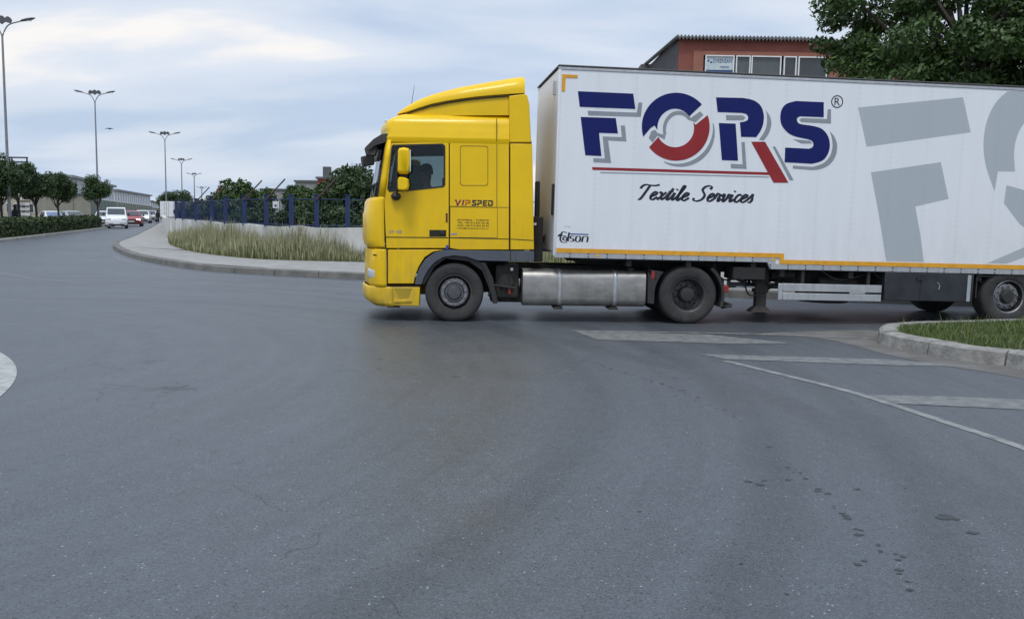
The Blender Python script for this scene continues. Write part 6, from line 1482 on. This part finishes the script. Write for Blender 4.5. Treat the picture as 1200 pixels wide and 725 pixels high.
q = MB(); q.box(rl(868, 333, .3)[0], rl(876, 333, .3)[0], .3, .33, .72, .78); q.box(rl(862, 341, .3)[0], rl(884, 341, .3)[0], .3, .34, .62, .65); q.build('hook_rack', 'alu', rt)
# bumper bar/pale bits behind the leg (number board and rail of the far side guard)
for y0, nm in ((.0, 0), (WT - .03, 1)):
    g0, g1 = rl(912, 342)[0], rl(1033, 342)[0]
    for (ya_, yb_) in ((341.2, 332.5), (351.5, 343.5)):
        zlo = .5 * (rl(912, ya_)[1] + rl(1033, ya_ + 1.6)[1]); zhi = .5 * (rl(912, yb_)[1] + rl(1033, yb_ + 1.2)[1])
        q = MB(); q.box(g0 + .08, g1, y0, y0 + .03, zlo, zhi); q.build('side_guard_rail', 'alu', rt, bevel=.006)
    q = MB(); q.box(g0, g0 + .078, y0 - .001, y0 + .034, rl(914, 351.5)[1], rl(914, 332)[1]); q.build('side_guard_end', 'alu', rt, bevel=.01)
    for xx in (g0 + .4, g1 - .25): q = MB(); q.box(xx, xx + .05, y0 + .031 if nm == 0 else y0 - .05, y0 + .08 if nm == 0 else y0 - .001, .5, zb2 - .01); q.build('guard_bracket', 'chassis', rt)
g2, g3 = rl(1036, 345)[0], rl(1140, 345)[0]; zq0, zq1 = rl(1090, 353)[1], rl(1090, 320)[1]
q = MB(); q.box(g2, g3, .0, .55, zq0, zq1); tb_ = q.build('tool_box', mat('dull_dark_metal', (.045, .047, .055), .45, .4, .3, 3, bump=.1), rt, bevel=.012)
xh = rl(1078, 326)[0]; q = MB(); q.box(xh - .06, xh + .06, -.02, -.002, rl(1078, 328)[1], rl(1078, 325)[1]); q.build('handle', 'black', tb_)
xh = rl(1079, 330)[0]; q = MB(); q.box(xh - .006, xh + .006, -.004, -.0005, zq0 + .02, zq1 - .02); q.build('door_gap', 'gap', tb_)
q = MB(); q.box(rl(1133, 340)[0], rl(1137, 340)[0], -.006, -.0005, zq0 + .01, zq1 - .02); q.build('edge_strip', 'alu', tb_)
q = MB(); q.tube(catmull([(rl(1098, 331)[0], -.003, rl(1098, 331)[1]), (rl(1101, 334)[0], -.003, rl(1101, 334)[1]), (rl(1100, 339)[0], -.003, rl(1100, 339)[1])], 4), .006, 5); q.build('scratch_mark', 'alu', tb_)
# underslung spare wheel carrier and air reservoir
q = MB(); ax_ = rl(960, 352, .7)[0]; q.lathe_z([(0, .44), (.03, .47), (.2, .47), (.23, .44)], ax_ + .3, 1.25, 36, .34); q.build('spare_wheel', 'tyre', rt, smooth=True)
q = MB(); q.tube([(rl(1075, 350, 1)[0], .75, .52), (rl(1075, 350, 1)[0], 1.7, .52)], .12, 14); q.build('air_reservoir', 'chassis', rt, smooth=True)
# axles and wheels
xw = rl(1181, 378)[0]; RW = .485
for k in range(3):
    xk = xw + 1.31 * k; zk = RW + RP * xk
    wheel(rt, xk, .015, zk, RW, .36, 'trailer', -1); wheel(rt, xk, WT - .015, zk, RW, .36, 'trailer', 1)
    q = MB(); q.tube([(xk, .35, zk), (xk, WT - .35, zk)], .065, 10); q.lathe_y([(.38, .2), (.55, .2)], xk, zk, 20, 0); q.lathe_y([(WT - .55, .2), (WT - .38, .2)], xk, zk, 20, 0); q.build('axle', 'chassis', rt, smooth=True)
    for yy in (.66, 1.72): q = MB(); q.box(xk - .55, xk + .35, yy, yy + .1, zk + .08, zk + .2); q.tube([(xk + .3, yy + .05, zk + .15), (xk + .3, yy + .05, .9)], .1, 10); q.build('suspension', 'chassis', rt)
for y0 in (.02, WT - .4):
    q = MB(); q.box(xw - .6, xw + 3.2, y0, y0 + .38, zb2 - .05, zb2 - .03); q.box(xw - .62, xw - .6, y0, y0 + .38, .55, zb2 - .03); q.build('mudguard', 'black', rt)
q = MB(); q.box(LT - .1, LT, .1, WT - .1, .5, .62); q.box(LT - .1, LT, .6, .7, .6, .95); q.box(LT - .1, LT, 1.8, 1.9, .6, .95); q.build('rear_bumper', 'alu', rt, bevel=.01)
for y0 in (.15, WT - .5): q = MB(); q.box(LT + .001, LT + .04, y0, y0 + .35, .66, .78); q.build('tail_light', 'lens_red', rt, bevel=.01)
